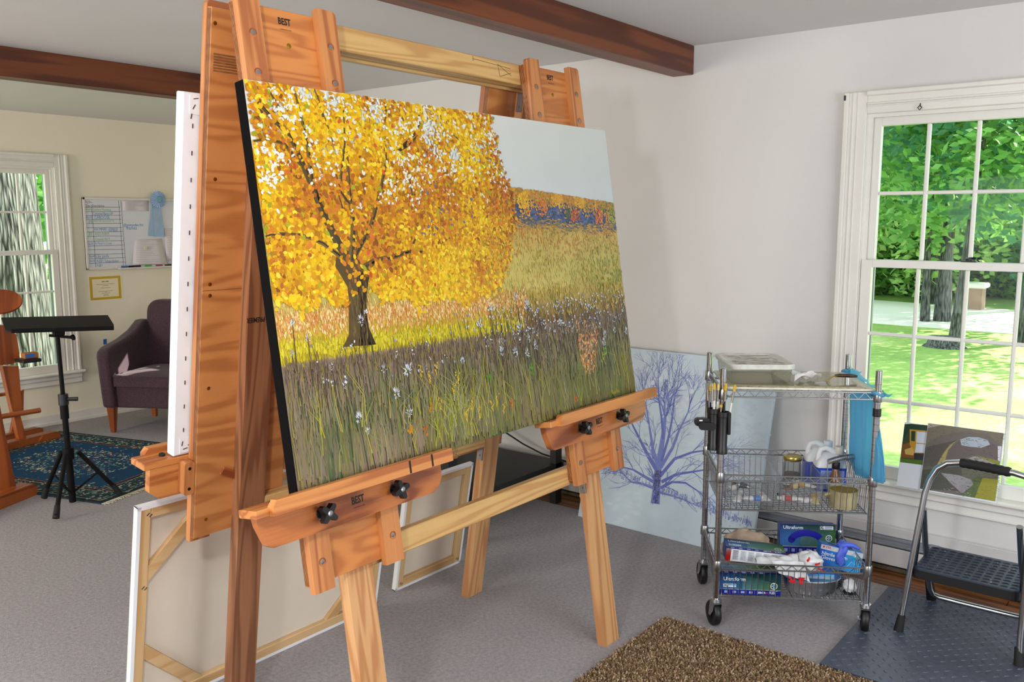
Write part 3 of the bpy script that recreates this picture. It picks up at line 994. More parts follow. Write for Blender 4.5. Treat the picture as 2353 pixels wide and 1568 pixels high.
GOL = ((222, 156, 8), (212, 146, 12), (198, 132, 12), (232, 168, 14))
ORA = ((206, 122, 24), (190, 106, 22), (214, 132, 40), (176, 100, 24), (222, 120, 48))
BRN = ((160, 96, 20), (172, 112, 18), (146, 88, 26))
def leafcol(s, t):
    k = nz(s * 1.5, t, 6, 2) + .5 * nz(s * 1.5, t, 15, 4)
    edge_ = max(0, (s - .46) * 4) * (1 if t < .42 else .4)
    mid = math.exp(-((t - .36) / .12) ** 2) * (1 - min(1, abs(s - .22) / .3))
    y = .42 + k * .8 - edge_ * .5 - mid * .45 + (max(0, t - .40) * 2.2) * (1 - edge_)
    r_ = random.random()
    if random.random() < .035:
        return (168, 168, 22)
    if random.random() < .012:
        return (206, 84, 44)
    if r_ < y:
        return random.choice(YEL)
    if r_ < y + .46:
        return random.choice(GOL)
    return random.choice(ORA if random.random() < .75 - edge_ * .5 else BRN)
def canopy(n, back):
    for _ in range(n):
        s, t = U(-.01, .63), U(-.01, .64)
        jx, jy = .014 * nz(s, t, 30, 20) + .008 * nz(s, t, 80, 21), .020 * nz(s, t, 26, 22) + .010 * nz(s, t, 70, 23)
        if not inside((s + jx, t + jy), CAN) or s < .002 or t < .003:
            continue
        ed = poldist((s, t), CAN)
        if ed < .02 and random.random() > ed / .02 + .25 and s > .1:
            continue
        gap = False
        for (gx, gy, gr_) in GAPS:
            if math.hypot((s - gx) * 1.5, t - gy) < gr_ * (1.1 + .5 * nz(s, t, 40)) and random.random() < .86:
                gap = True
        if gap:
            continue
        sz = U(.0052, .0098) * (1 - .25 * s)
        P0.dab(*S2(s, t), sz * U(.9, 1.35), sz * U(.6, .85), U(0, 3.14), pc(*leafcol(s, t), 12), 7)
for j in range(62):            # golden underpainting of the crown
    for i in range(84):
        s, t = -.005 + .64 * (i + .5) / 84, .66 * (j + .5) / 62
        if inside((s, t), CAN) and s > .004 and t > .006 and poldist((s, t), CAN) > .012:
            k = nz(s * 1.5, t, 7, 12)
            c = mixt((206, 142, 18), (238, 190, 22), k + .5)
            if t < .16 and nz(s, t, 11, 4) > .1:
                continue
            P0.dab(*S2(s, t), .010, .008, U(0, 3), pc(*c, 10), 6)
canopy(8600, True)
BARK = ((104, 84, 38), (90, 72, 36), (120, 98, 48), (76, 60, 38))
def limb(pts, w0, w1):
    q = [S2(*st(p)) for p in pts]
    P0.line(q, w0, w1, pc(*random.choice(BARK), 5))
    sh = [(x + w0 * .18, y) for x, y in q]
    P0.line(sh, w0 * .4, w1 * .3, pc(72, 56, 36, 4))
P0.poly([S2(*st(q)) for q in ((786, 798), (800, 770), (800, 690), (796, 660), (768, 612), (770, 590), (790, 604), (800, 570), (812, 575), (830, 612), (850, 600), (846, 640), (838, 690), (844, 750), (862, 792))], pc(92, 72, 36))
P0.poly([S2(*st(q)) for q in ((822, 796), (826, 740), (820, 690), (818, 640), (830, 625), (846, 640), (838, 690), (844, 750), (862, 792))], pc(74, 56, 34))
for _ in range(140):
    a = U(0, 1)
    P0.dab(*S2(*st((U(802, 842) + (a - .5) * 4, 640 + 150 * a))), U(.001, .002), U(.008, .02), U(-.15, .1), pc(*random.choice(BARK + ((132, 108, 60),)), 8), 5)
for pts, w0, w1 in (([(800, 600), (775, 560), (745, 500), (716, 430), (690, 370), (660, 310), (620, 270), (590, 235)], .03, .008),
                    ([(716, 430), (705, 340), (690, 270), (675, 215)], .016, .006), ([(690, 380), (650, 330), (610, 320), (580, 325)], .012, .005),
                    ([(805, 600), (810, 520), (800, 440), (795, 360)], .022, .008), ([(800, 470), (780, 440), (770, 400)], .010, .004),
                    ([(812, 590), (850, 520), (872, 440), (885, 370), (880, 300)], .018, .006), ([(835, 615), (860, 600), (905, 590), (940, 578), (972, 580)], .02, .008),
                    ([(938, 580), (950, 555), (962, 530)], .009, .004), ([(780, 590), (740, 560), (690, 540), (640, 536)], .014, .004), ([(660, 540), (620, 540), (608, 544)], .006, .003),
                    ([(780, 420), (790, 330), (788, 270), (785, 220)], .008, .003), ([(880, 300), (884, 250), (882, 225)], .007, .003), ([(920, 340), (950, 310), (962, 285), (960, 265)], .010, .004),
                    ([(905, 352), (935, 335), (958, 312)], .010, .006), ([(740, 270), (730, 230), (720, 205)], .007, .003), ([(640, 250), (625, 225), (612, 205)], .010, .004), ([(765, 330), (740, 260)], .006, .003),
                    ([(945, 450), (940, 420), (938, 395)], .008, .003), ([(948, 448), (968, 448)], .006, .003), ([(785, 480), (776, 450)], .008, .004), ([(1040, 310), (1060, 330)], .005, .003), ([(1010, 560), (1035, 545)], .006, .003), ([(600, 260), (585, 245)], .012, .007)):
    limb(pts, w0, w1)
canopy(2500, False)
for _ in range(2600):           # flecks of sky laid over the leaves
    s, t = U(.006, .6), U(.006, .315)
    if not inside((s, t), CAN):
        continue
    f = max(math.exp(-(math.hypot((s - g[0]) * 1.5, t - g[1]) / (g[2] * 1.5)) ** 2) for g in GAPS)
    f = f * .75 + .16 + .5 * nz(s * 1.5, t, 13, 9) - max(0, t - .2) * 2
    if random.random() < f:
        for _ in range(random.choice((1, 1, 2))):
            P0.dab(*S2(s + U(-.004, .004), t + U(-.006, .006)), U(.0032, .0075), U(.0024, .0046), U(0, 3.14), pc(238, 240, 230, 8), 7)
for _ in range(700):
    s, t = U(.006, .6), U(.006, .32)
    if inside((s, t), CAN):
        sz = U(.004, .0072)
        P0.dab(*S2(s, t), sz * U(.9, 1.3), sz * .7, U(0, 3.14), pc(*leafcol(s, t), 12), 7)
for _ in range(80):
    s, t = st((U(955, 1100), U(425, 540)))
    if nz(s, t, 26, 6) > 0:
        P0.dab(*S2(s, t), U(.003, .007), U(.003, .005), U(0, 3), pc(92, 108, 164, 10))
for _ in range(900):
    s, t = U(.34, .62), U(.2, .5)
    if inside((s, t), CAN):
        sz = U(.0042, .007)
        P0.dab(*S2(s, t), sz * U(.9, 1.3), sz * .7, U(0, 3.14), pc(*leafcol(s, t), 12), 7)
# grass of the foreground: long thin strokes, nearer ones longer
for k in range(5200):
    t = .70 + .33 * (k / 5200) ** .8 + U(-.02, .02)
    s = U(.004, .996)
    L = .02 + .14 * max(0, t - .68) * U(.6, 1.6)
    if t > .985:
        t = U(.93, .985)
    c = base(s, min(t, .99))
    r_ = random.random()
    g = nz(s * 2, t, 4, 8)
    f = (t - .68) / .32
    if r_ < .14:
        c = mixt(c, (150, 128, 118), .55)
    elif r_ < .30 + .1 * f:
        c = mixt(c, random.choice(((140, 128, 44), (124, 118, 48), (156, 146, 54))), .6)
    elif r_ < .46 + g * .5:
        c = mixt(c, random.choice(((66, 92, 50), (88, 108, 52), (76, 94, 60))), .6)
    elif r_ < .52:
        c = mixt(c, (90, 74, 62), .6)
    x0, y0 = S2(s, t)
    dx = U(-.22, .22) * L
    y1 = y0 + L
    P0.line([(x0, max(y0 - L * .3, V0 + .003)), (x0 + dx * .35, y0 + L * .4), (x0 + dx, y1)], U(.0030, .0062), .0008, pc(*c, 9))
for _ in range(300):            # dark stems and their pale seed heads
    s = U(.02, .99) if random.random() < .35 else U(.45, .99)
    t0 = U(.60, .72) if s > .4 else U(.64, .76)
    t1 = t0 + U(.04, .13)
    x, y = S2(s, t0)
    P0.line([S2(s + U(-.004, .012), t1), (x, y)], .0024, .0012, pc(84, 66, 58, 10))
    for _ in range(random.choice((1, 2, 2, 3))):
        c = random.choice(((224, 228, 232), (168, 178, 206), (196, 204, 220), (146, 156, 196), (236, 238, 236)))
        P0.dab(x + U(-.006, .006), y + U(-.012, .006), U(.0022, .0046), U(.002, .0034), U(0, 3), pc(*c, 8), 6)
for px, py, sz in ((935, 852, 1.5), (908, 905, 1), (938, 948, .9), (822, 962, .9), (880, 848, .8), (826, 738, .8), (838, 720, .5), (1148, 790, 1.1), (1182, 810, 1), (1212, 780, .9), (1228, 795, 1), (1210, 812, .9), (1385, 788, .9), (1388, 768, .8), (1150, 808, .9), (790, 886, .6), (842, 992, .6), (760, 846, .6), (668, 815, .5), (705, 780, .5), (670, 745, .5), (1376, 748, .7), (1410, 760, .7), (1436, 762, .8), (1285, 742, .7), (1190, 752, .9), (1208, 700, 1), (1100, 745, .9), (1182, 683, .8), (1060, 830, .7)):
    x, y = S2(*st((px, py)))
    P0.line([(x + U(-.01, .02), max(V0 + .004, y - U(.09, .2))), (x, y)], .004, .002, pc(74, 62, 44))
    for k in range(int(26 * sz)):
        sz *= .985
        a, r_ = U(0, 6.28), .014 * sz * math.sqrt(U(0, 1))
        q = (x + r_ * math.cos(a) * .8, y + r_ * math.sin(a) * 1.15)
        P0.line([q, (q[0] + .008 * sz * math.cos(a), q[1] + .009 * sz * math.sin(a) + .003)], .0034, .0008, pc(*random.choice(((226, 230, 236), (196, 206, 222), (170, 182, 206), (240, 242, 242), (160, 164, 172))), 8))
for q in range(420):            # rusty plume
    a = U(0, 1)
    k = q % 9
    px, py = 1350 + (k - 4.5) * 6.2 * (1 - .55 * a) + U(-2.5, 2.5), 735 + 8 * (k % 3) + 108 * a
    P0.dab(*S2(*st((px, py))), U(.0014, .0028), U(.003, .007), U(-.3, .3), pc(*random.choice(((224, 150, 90), (198, 110, 58), (240, 206, 150), (212, 128, 70))), 12), 5)
for _ in range(210):            # bright blades
    s = random.gauss(.37, .055) if random.random() < .62 else U(.05, .98)
    t = U(.86, .985)
    L = U(.05, .16)
    x, y = S2(min(.99, max(.01, s)), t)
    c = random.choice(((186, 178, 30), (160, 162, 44), (190, 180, 76), (108, 132, 36), (164, 158, 122), (146, 150, 106)))
    P0.line([(x, y), (x + U(-.02, .02), y + L * .55), (x + U(-.05, .05), y + L)], .0032, .0008, pc(*c, 10))
for px, py in ((1000, 860), (1040, 905), (1080, 940), (1100, 960), (1130, 945), (985, 880), (1050, 880), (1010, 940), (1140, 930), (1070, 965), (1155, 950), (965, 865)):
    x, y = S2(*st((px, py)))
    for k in range(9):
        P0.dab(x + k * .002 * U(-.6, 1), y + .004 * k, U(.002, .004), U(.002, .0045), U(0, 3), pc(218, 178, 40, 14), 5)
for px, py, c in ((975, 990, (196, 112, 30)), (990, 935, (186, 120, 30)), (1320, 915, (200, 104, 36)), (1172, 930, (196, 96, 36)), (940, 985, (204, 140, 20)), (1218, 838, (92, 146, 32)), (1221, 852, (84, 134, 30)), (1386, 806, (120, 160, 32)), (1384, 822, (150, 160, 30)), (1120, 870, (90, 140, 34))):
    for k in range(7):
        P0.dab(*S2(*st((px + U(-5, 5), py + U(-9, 9)))), U(.004, .007), U(.003, .005), U(.8, 2.2), pc(*c, 10), 6)
for _ in range(1100):
    s = U(.004, .996)
    t = .70 + .035 * min(s, .5) + random.gauss(0, .014)
    x, y = S2(s, t)
    L = U(.012, .03)
    P0.line([(x, y - L * .5), (x + U(-.003, .003), y + L * .5)], U(.0022, .0042), .0008, pc(*random.choice(((128, 104, 92), (112, 92, 74), (150, 132, 50), (140, 120, 96), (98, 84, 62))), 10))
for _ in range(1300):
    s, t = U(.5, .996), U(.36, .66)
    if t > HB(s) + .02 and nz(s * 1.2, t * 2, 9, 41) > -.1:
        P0.dab(*S2(s, t), U(.001, .0024), (.003 + .014 * (t - .33)) * U(.7, 1.4), U(-.4, .4), pc(*random.choice(((226, 204, 112), (212, 186, 84), (196, 172, 70), (186, 176, 66), (206, 150, 66))), 10), 5)
# the painter's yellow signature, only a wriggle
x, y = S2(*st((1402, 905)))
for k in range(7):
    P0.line([(x + k * .0085, y - .004), (x + k * .0085 + .002, y + (.016 if k in (0, 4) else .008)), (x + k * .0085 + .006, y + (.008 if k in (0, 4) else .002)), (x + k * .0085 + .007, y - .003)], .0018, .0014, pc(206, 190, 30))
P0.build('paint_strokes', vcol('oil_paint', .42, .25, 700, .35), art, FRM)

# ---------------------------------------------------------------- white canvas on the far side of the easel
white = mat('white_gesso', rgb(238, 240, 243), .8, bmp=.15, bs=500)
lightpine = wood('stretcher_pine', rgb(226, 190, 140), rgb(206, 164, 110), 0, 12, 3, .6, stretch=.06)
lightpinev = wood('stretcher_pine_upright', rgb(222, 186, 134), rgb(200, 158, 104), 1, 12, 3, .6, stretch=.06)
staplem = mat('staple', rgb(70, 72, 76), .35, 1.0)
wc = top('white_canvas', 'blank white canvas on the far side of the easel showing its stapled back edge', 'canvas', RRM @ Vector((2.1, .95, -.06)))
MB().box(1.324, .918, -.080, 2.92, 1.947, -.046, b=.003).build('wrapped_canvas', white, wc, RRM)
MB().sheet(lambda a, b_: (1.327 + .06 * a + (.014 * math.sin(b_ * 9) * a), .923 + 1.018 * b_, -.0455 + .0012 * math.sin(b_ * 60 + a * 5) * a), 4, 60).build('folded_edge', white, wc, RRM, smooth=True)
for v0, v1 in ((1.89, 1.94), (.925, .972)):
    MB().box(1.342, v0, -.0445, 1.396, v1, -.043, b=.0005).build('corner_fold', white, wc, RRM)
for k in range(13):
    v = .99 + k * .072
    MB().box(1.3525, v, -.0445, 1.3542, v + .012, -.0425).build('staple', staplem, wc, RRM)
for (x, v, a) in ((1.33, 1.932, 12), (1.35, 1.93, 5), (1.325, 1.91, 60), (1.318, 1.885, 80), (1.33, .938, 10), (1.345, .945, -20), (1.32, .955, 80)):
    MB().box(-.007, -.0009, 0, .007, .0009, .002).build('staple', staplem, wc, RRM @ T3(x + .03, v, -.0435) @ RZ(a))
linen = mat('linen_back', rgb(226, 214, 196), .9, var=.03, vs=4, bmp=.25, bs=1200, spec=.1)
def canvasback(name, label, x0, x1, y0, deg, h, brace, cat='canvas'):
    a = R(deg)
    M = axes((0, y0, 0), (1, 0, 0), (0, -math.sin(a), math.cos(a)))   # leaning away from us at the foot, towards the easel on top
    o = top(name, label, cat, M @ Vector(((x0 + x1) / 2, 0, 0)))
    W_, D = .046, .018
    z0, z1 = -.02, 0
    MB().box(x0, 0, z0 - .002, x1, h, z0, b=.0005).build('canvas_cloth', linen, o, M)
    e = MB().box(x0, 0, z0, x0 + .0035, h, .0).box(x1 - .0035, 0, z0, x1, h, 0).box(x0, 0, z0, x1, .0035, 0).box(x0, h - .0035, z0, x1, h, 0)
    e.box(x0, 0, 0, x0 + .012, h, .001).box(x1 - .012, 0, 0, x1, h, .001).box(x0, 0, 0, x1, .012, .001).box(x0, h - .012, 0, x1, h, .001)
    e.build('wrapped_edge', white, o, M)
    for q, mt_ in (((x0 + .004, .004, x0 + W_, h - .004), lightpinev), ((x1 - W_, .004, x1 - .004, h - .004), lightpinev), ((x0 + W_, h - W_, x1 - W_, h - .004), lightpine), ((x0 + W_, .004, x1 - W_, W_), lightpine)):
        MB().box(q[0], q[1], z0, q[2], q[3], -.0005, b=.003).build('stretcher_bar', mt_, o, M)
    if brace:
        L = brace
        for (cx, cy, sx, sy) in ((x0 + W_, h - W_, 1, -1), (x1 - W_, h - W_, -1, -1), (x0 + W_, W_, 1, 1), (x1 - W_, W_, -1, 1)):
            p = [(cx, cy + sy * L), (cx, cy + sy * (L - .055)), (cx + sx * (L - .055), cy), (cx + sx * L, cy)]
            MB().prism(p, z0 + .002, -.003).build('corner_brace', lightpine, o, M)
    for (x, v) in ((x0 + .035, h - .03), (x0 + .028, .03), (x1 - .03, .03), (x0 + .03, h - brace - .06 if brace else h * .6)):
        for k in range(2):
            MB().box(-.006, -.0008, 0, .006, .0008, .0015).build('staple', staplem, o, M @ T3(x + k * .009, v - k * .006, -.0002) @ RZ(40))
    return o
canvasback('leaning_canvas', 'big canvas with braced stretcher corners, its back to us, leaning under the easel', 1.282, 2.352, 2.60, 11, .756, .22)
canvasback('leaning_canvas', 'small unbraced canvas, its back to us, leaning behind the easel crosspiece', 2.514, 2.935, 2.655, 10, .505, 0)

# ---------------------------------------------------------------- pale blue canvas with the bare tree
aB = math.atan2(XW - .035 - 3.83, .95)
BM = axes((3.815, 2.59, 0), (0, -1, 0), (math.sin(aB), 0, math.cos(aB)))
bt = top('winter_tree_canvas', 'pale blue canvas with a bare blue tree drawing leaning against the wall', 'painting', BM @ Vector((.5, 0, 0)))
paleblue = mat('pale_blue_ground', rgb(196, 212, 222), .75, var=.05, vs=2.2)
MB().box(0, 0, -.026, .985, .945, -.001, b=.002).build('stretched_canvas', paleblue, bt, BM)
PB = Paint(-.0004, 1e-7)
def bp(px):
    q = inpl(BM, px[0], px[1], 0)
    return (q.x, q.y)
for _ in range(500):
    q = (U(.01, .975), U(.01, .93))
    c = mixt((186, 206, 220), (204, 214, 226), nz(q[0], q[1], 3) + .5)
    if q[1] < .28:
        c = mixt(c, (196, 214, 220), .6)
    PB.dab(*q, U(.015, .03), U(.006, .012), U(-.6, .6), rgb(*c), 8)
BLU = ((92, 108, 196), (112, 128, 208), (132, 146, 214), (84, 98, 180), (146, 160, 220))
def grow(p, a, L, w_, d):
    if d == 0 or L < .008:
        return
    pts = [p]
    n_ = 4
    for k in range(n_):
        a += U(-.22, .22)
        p = (p[0] + math.cos(a) * L / n_, p[1] + math.sin(a) * L / n_)
        p = (min(max(p[0], .006), .978), min(p[1], .938))
        pts.append(p)
    PB.line(pts, w_ * .72, w_ * .42, pc(*random.choice(BLU), 10))
    for k in range(2 if d > 1 else 1):
        grow(random.choice(pts[2:]), a + random.choice((-1, 1)) * U(.3, .7), L * U(.5, .75), w_ * .55, d - 1)
    grow(p, a + U(-.2, .2), L * U(.55, .8), w_ * .6, d - 1)
TR = [(1505, 1158), (1508, 1130), (1512, 1080), (1518, 1040), (1524, 1000), (1528, 960)]
for pts, w0, w1, dd in ((TR, .052, .018, 4), ([(1512, 1085), (1490, 1050), (1470, 1010), (1450, 970)], .026, .008, 4), ([(1514, 1080), (1500, 1030), (1492, 980), (1484, 930)], .02, .007, 4), ([(1518, 1075), (1545, 1030), (1560, 990), (1580, 950)], .02, .007, 4),
                        ([(1516, 1095), (1550, 1055), (1590, 1040), (1625, 1035)], .02, .006, 4), ([(1520, 1108), (1555, 1090), (1590, 1085), (1620, 1080)], .018, .006, 3), ([(1518, 1122), (1545, 1108), (1575, 1110), (1605, 1130)], .016, .005, 3),
                        ([(1505, 1110), (1480, 1095), (1455, 1080), (1435, 1075)], .018, .006, 3), ([(1502, 1122), (1475, 1112), (1450, 1108), (1432, 1090)], .016, .005, 3), ([(1520, 1060), (1535, 1010), (1545, 960), (1550, 910)], .016, .006, 4), ([(1524, 1010), (1520, 960), (1514, 920), (1512, 880)], .014, .005, 4), ([(1516, 1132), (1545, 1140), (1575, 1150), (1590, 1158)], .012, .004, 2)):
    q = [bp(p) for p in pts]
    PB.line(q, w0, w1, pc(*random.choice(BLU[:2])))
    a = math.atan2(q[-1][1] - q[-2][1], q[-1][0] - q[-2][0])
    for _ in range(3):
        grow(q[-1], a + U(-.35, .35), .10, w1 * .9, dd)
    for k in (1, 2, len(q) - 1):
        for _ in range(2):
            aa = math.atan2(q[k][1] - q[k - 1][1], q[k][0] - q[k - 1][0])
            grow(q[k], aa + random.choice((-1, 1)) * U(.3, .7), .085, w1 * .8, dd - 1)
for _ in range(130):
    a = U(0, 1)
    PB.dab(*bp((1497 + 14 * U(0, 1) + a * 8, 1158 - 75 * a)), U(.002, .004), U(.004, .011), U(-.6, .6), pc(*random.choice(((40, 42, 92), (54, 62, 130), (74, 90, 180))), 8), 5)
for _ in range(620):
    px = U(1385, 1770)
    q = bp((px, 1082 + (px - 1400) * .385 + random.gauss(0, 5)))
    L = U(.008, .04) * random.random()
    if q[0] > .97:
        continue
    PB.line([q, (q[0] + U(-.004, .004), q[1] + L)], .0038, .001, pc(*random.choice(((126, 138, 206), (150, 162, 216), (104, 116, 196))), 8))
for px in ((1530, 860), (1518, 872), (1590, 900), (1500, 880)):
    PB.dab(*bp(px), .012, .014, 0, rgb(206, 214, 228), 8)
PB.build('paint_strokes', vcol('oil_paint'), bt, BM)
# ================================================================= wire cart and what it carries
CM = axes((3.076, 1.426, 0), (.55, -.835, 0), (.835, .55, 0))     # local x along the front, y to the wall, z up
chrome = mat('chrome', rgb(196, 198, 202), .16, 1.0)
chromed = mat('chrome_dull', rgb(176, 178, 180), .3, 1.0)
wheelm = mat('caster_rubber', rgb(16, 16, 17), .45)
CW, CD = .572, .40
cart = top('wire_cart', 'chrome wire shelf cart on casters with two baskets beside the large window', 'cart', CM @ Vector((CW / 2, CD / 2, 0)))
POSTS = ((0, 0), (CW, 0), (CW, CD), (0, CD))
for i, (x, y) in enumerate(POSTS):
    mb = MB().cyl((x, y, .118), (x, y, 1.03), .0125, 16).lathe([(.0128, 0), (.0128, .006), (.008, .009)], (x, y, 1.03), 16)
    po = mb.build('post', chrome, cart, CM, smooth=True)
    g = MB()
    for k in range(34):
        g.lathe([(.0126, 0), (.0129, .0005), (.0126, .001)], (x, y, .14 + k * .0256), 14)
    g.build('post_groove', darksteel, po, CM, kind='stuff')
    for z in (.233, .59, .918):
        MB().lathe([(.0165, 0), (.0175, .002), (.0165, .036), (.015, .04)], (x, y, z), 16).build('shelf_sleeve', chromed, po, CM, smooth=True)
    T = CM @ T3(x, y, 0) @ RZ((18, -12, 30, 8)[i])
    c = MB().lathe([(.0, .118), (.02, .118), (.022, .106), (.018, .1), (.006, .1)], (0, 0, 0), 16)
    for sx in (-1, 1):
        c.prism([(-.018, .1), (.016, .1), (.026, .045), (.012, .042), (-.012, .07)], sx * .016, sx * .0185, T=Matrix(((0, 0, 1, 0), (1, 0, 0, 0), (0, 1, 0, 0), (0, 0, 0, 1))))
    c.box(-.0185, -.018, .098, .0185, .016, .102)
    if i == 1:
        c.box(-.03, -.03, .06, -.018, .0, .066, b=.001)
    c.cyl((-.02, .018, .05), (.02, .018, .05), .005, 8)
    c.build('caster_fork', chromed, po, T, smooth=True)
    W = MB().lathe([(.03, -.013), (.046, -.013), (.05, -.008), (.05, .008), (.046, .013), (.03, .013), (.028, .009), (.01, .009), (.01, -.009), (.028, -.009), (.03, -.013)], n=28)
    W.build('caster_wheel', wheelm, po, T @ T3(0, .018, .05) @ RY(90), smooth=True)
def rail(mb, z0, z1, x0=0, y0=0, x1=CW, y1=CD):
    "double perimeter wire with the zigzag truss between"
    for z in (z0, z1):
        for p, q in (((x0, y0), (x1, y0)), ((x1, y0), (x1, y1)), ((x1, y1), (x0, y1)), ((x0, y1), (x0, y0))):
            mb.cyl((*p, z), (*q, z), .0032, 6)
    for p, q in (((x0, y0), (x1, y0)), ((x1, y0), (x1, y1)), ((x1, y1), (x0, y1)), ((x0, y1), (x0, y0))):
        L = math.hypot(q[0] - p[0], q[1] - p[1])
        n = int(round(L / .048)) * 2
        mb.tube([(p[0] + (q[0] - p[0]) * k / n, p[1] + (q[1] - p[1]) * k / n, z0 if k % 2 else z1) for k in range(n + 1)], .0024, 6)
    return mb
sh = rail(MB(), .927, .953).build('shelf', chromed, cart, CM, smooth=True)
d = MB()
for k in range(22):
    x = .02 + k * (CW - .04) / 21
    d.cyl((x, 0, .952), (x, CD, .952), .0018, 5)
for y in (.13, .27):
    d.cyl((0, y, .948), (CW, y, .948), .003, 6)
d.build('deck_wires', chromed, sh, CM, smooth=True)
for z0, zt in ((.478, .619), (.124, .262)):
    bk = rail(MB(), zt - .022, zt).build('basket', chromed, cart, CM, smooth=True)
    d = MB()
    i_ = .012
    for k in range(24):
        x = .022 + k * (CW - .044) / 23
        d.tube([(x, .002, zt - .022), (x, i_, z0), (x, CD - i_, z0), (x, CD - .002, zt - .022)], .0016, 5)
    for k in range(16):
        y = .03 + k * (CD - .06) / 15
        d.tube([(.002, y, zt - .022), (i_, y, z0 - .003), (CW - i_, y, z0 - .003), (CW - .002, y, zt - .022)], .0016, 5)
    d.tube([(i_, i_, z0 - .002), (CW - i_, i_, z0 - .002), (CW - i_, CD - i_, z0 - .002), (i_, CD - i_, z0 - .002)], .0028, 6, closed=True)
    d.build('basket_wires', chromed, bk, CM, smooth=True)
MB().lathe([(.0145, 0), (.0155, .003), (.0155, .028), (.0145, .031)], (CW, 0, .862), 16).build('black_clip', blackplastic, cart, CM)
MB().lathe([(.0145, 0), (.0155, .003), (.0155, .028), (.0145, .031)], (CW, CD, .885), 16).build('black_clip', blackplastic, cart, CM)

def CT(x, y, z, a=0):
    return CM @ T3(x, y, z) @ RZ(a)
# palette of glass in a white frame on the top shelf
pal = top('glass_palette', 'paint stained glass palette with a white rim on the cart top', 'palette', CT(.30, .2, .956).translation)
palw = mat('palette_white', rgb(222, 216, 196), .5, var=.12, vs=40)
palg = mat('palette_surface', rgb(150, 146, 112), .12, var=.12, vs=6, spec=.7)
MB().box(.018, .012, .9555, .565, .39, .963, b=.001).build('palette_board', palw, pal, CM)
MB().box(.035, .045, .963, .53, .375, .9655, b=.0008).build('palette_glass', palg, pal, CM)
r = Paint(.9657)
for _ in range(150):
    r.dab(U(.04, .525), random.choice((U(.047, .06), U(.3, .373), U(.05, .37))), U(.001, .006), U(.0008, .002), U(0, 3), pc(*random.choice(((120, 100, 50), (150, 130, 70), (90, 74, 40), (190, 170, 90)))))
for _ in range(110):
    r.dab(U(.02, .56), U(.014, .03), U(.0015, .005), U(.001, .0025), U(0, 3), pc(*random.choice(((150, 126, 60), (96, 80, 46), (176, 160, 100)))))
r.build('paint_smears', vcol('oil_paint'), pal, CM)
# tub with lid
tubm = glass('tub_plastic', (.86, .86, .80), .06, .1, .2, rgb(186, 182, 160))
lidm = mat('tub_lid', rgb(206, 208, 200), .4, var=.14, vs=30)
tb = top('storage_tub', 'cloudy plastic tub with a paint smeared lid on the glass palette', 'tub', CT(.15, .2, .967).translation)
MT = CT(.148, .205, .967, 4)
def rr(x, y, r, n=5):
    return roundrect(-x, -y, x, y, r, n)
def tubmesh(levels, n=5):
    mb = MB()
    rings = [[(p[0], p[1], z) for p in rr(x, y, r_, n)] for x, y, r_, z in levels]
    k = len(rings[0])
    vs = [p for q in rings for p in q]
    fs = [(i * k + j, i * k + (j + 1) % k, (i + 1) * k + (j + 1) % k, (i + 1) * k + j) for i in range(len(rings) - 1) for j in range(k)]
    fs.append(tuple(range(k))[::-1])
    mb.add(vs, fs)
    return mb
tubmesh([(.106, .13, .025, 0), (.114, .14, .028, .01), (.12, .146, .03, .062)]).build('tub_body', tubm, tb, MT, smooth=True)
lid = tubmesh([(.126, .152, .032, .058), (.128, .154, .034, .072), (.124, .15, .032, .077), (.112, .138, .028, .076), (.108, .134, .026, .072)])
k = len(rr(1, 1, .1))
lid.f.append(tuple(range(4 * k, 5 * k)))
lid.mi.append(0)
lidob = lid.build('tub_lid', lidm, tb, MT, smooth=True)
r = Paint(.0724)
for _ in range(200):
    r.dab(U(-.095, .095), U(-.12, .12), U(.003, .02), U(.0008, .003), U(-.15, .15), pc(*random.choice(((190, 186, 170), (150, 146, 130), (172, 140, 90), (196, 120, 110), (170, 168, 160), (130, 120, 100), (200, 190, 140)))))
r.build('paint_smears', vcol('oil_paint'), lidob, MT)
# paper towel
paper = mat('paper_towel', rgb(236, 236, 234), .9)
pt = MB()
pt.sheet(lambda a, b_: ((a - .5) * .11 + .012 * math.sin(b_ * 4), (b_ - .5) * .085, .004 + .018 * abs(math.sin(a * 5 + b_ * 3)) + .012 * math.sin(b_ * 7 + a * 2) ** 2), 14, 10)
tag(pt.build('paper_towel', paper, None, CT(.335, .17, .9655, 12), smooth=True), 'crumpled white paper towel lying on the glass palette', 'paper towel')
# palette knife
kn = top('palette_knife', 'palette knife with dark banded handle on the glass palette', 'palette knife', CT(.46, .17, .967).translation)
MB().prism([(-.045, -.007), (0, -.009), (.012, 0), (0, .006), (-.045, .003)], 0, .0009).build('blade', steel, kn, CT(.41, .125, .9675, 8))
MB().tube([(.02, 0, .001), (.035, .004, .012), (.05, .008, .02), (.066, .01, .021)], .0022, 8).build('neck', brass, kn, CT(.395, .127, .9675, 8), smooth=True)
MB().tube([(.06, 0, .022), (.075, 0, .023), (.1, 0, .022), (.13, 0, .02), (.15, 0, .018)], [.005, .0072, .0078, .0076, .005], 10).build('handle', mat('knife_handle', rgb(60, 42, 26), .4, var=.8, vs=50), kn, CT(.395, .137, .967, 12), smooth=True)
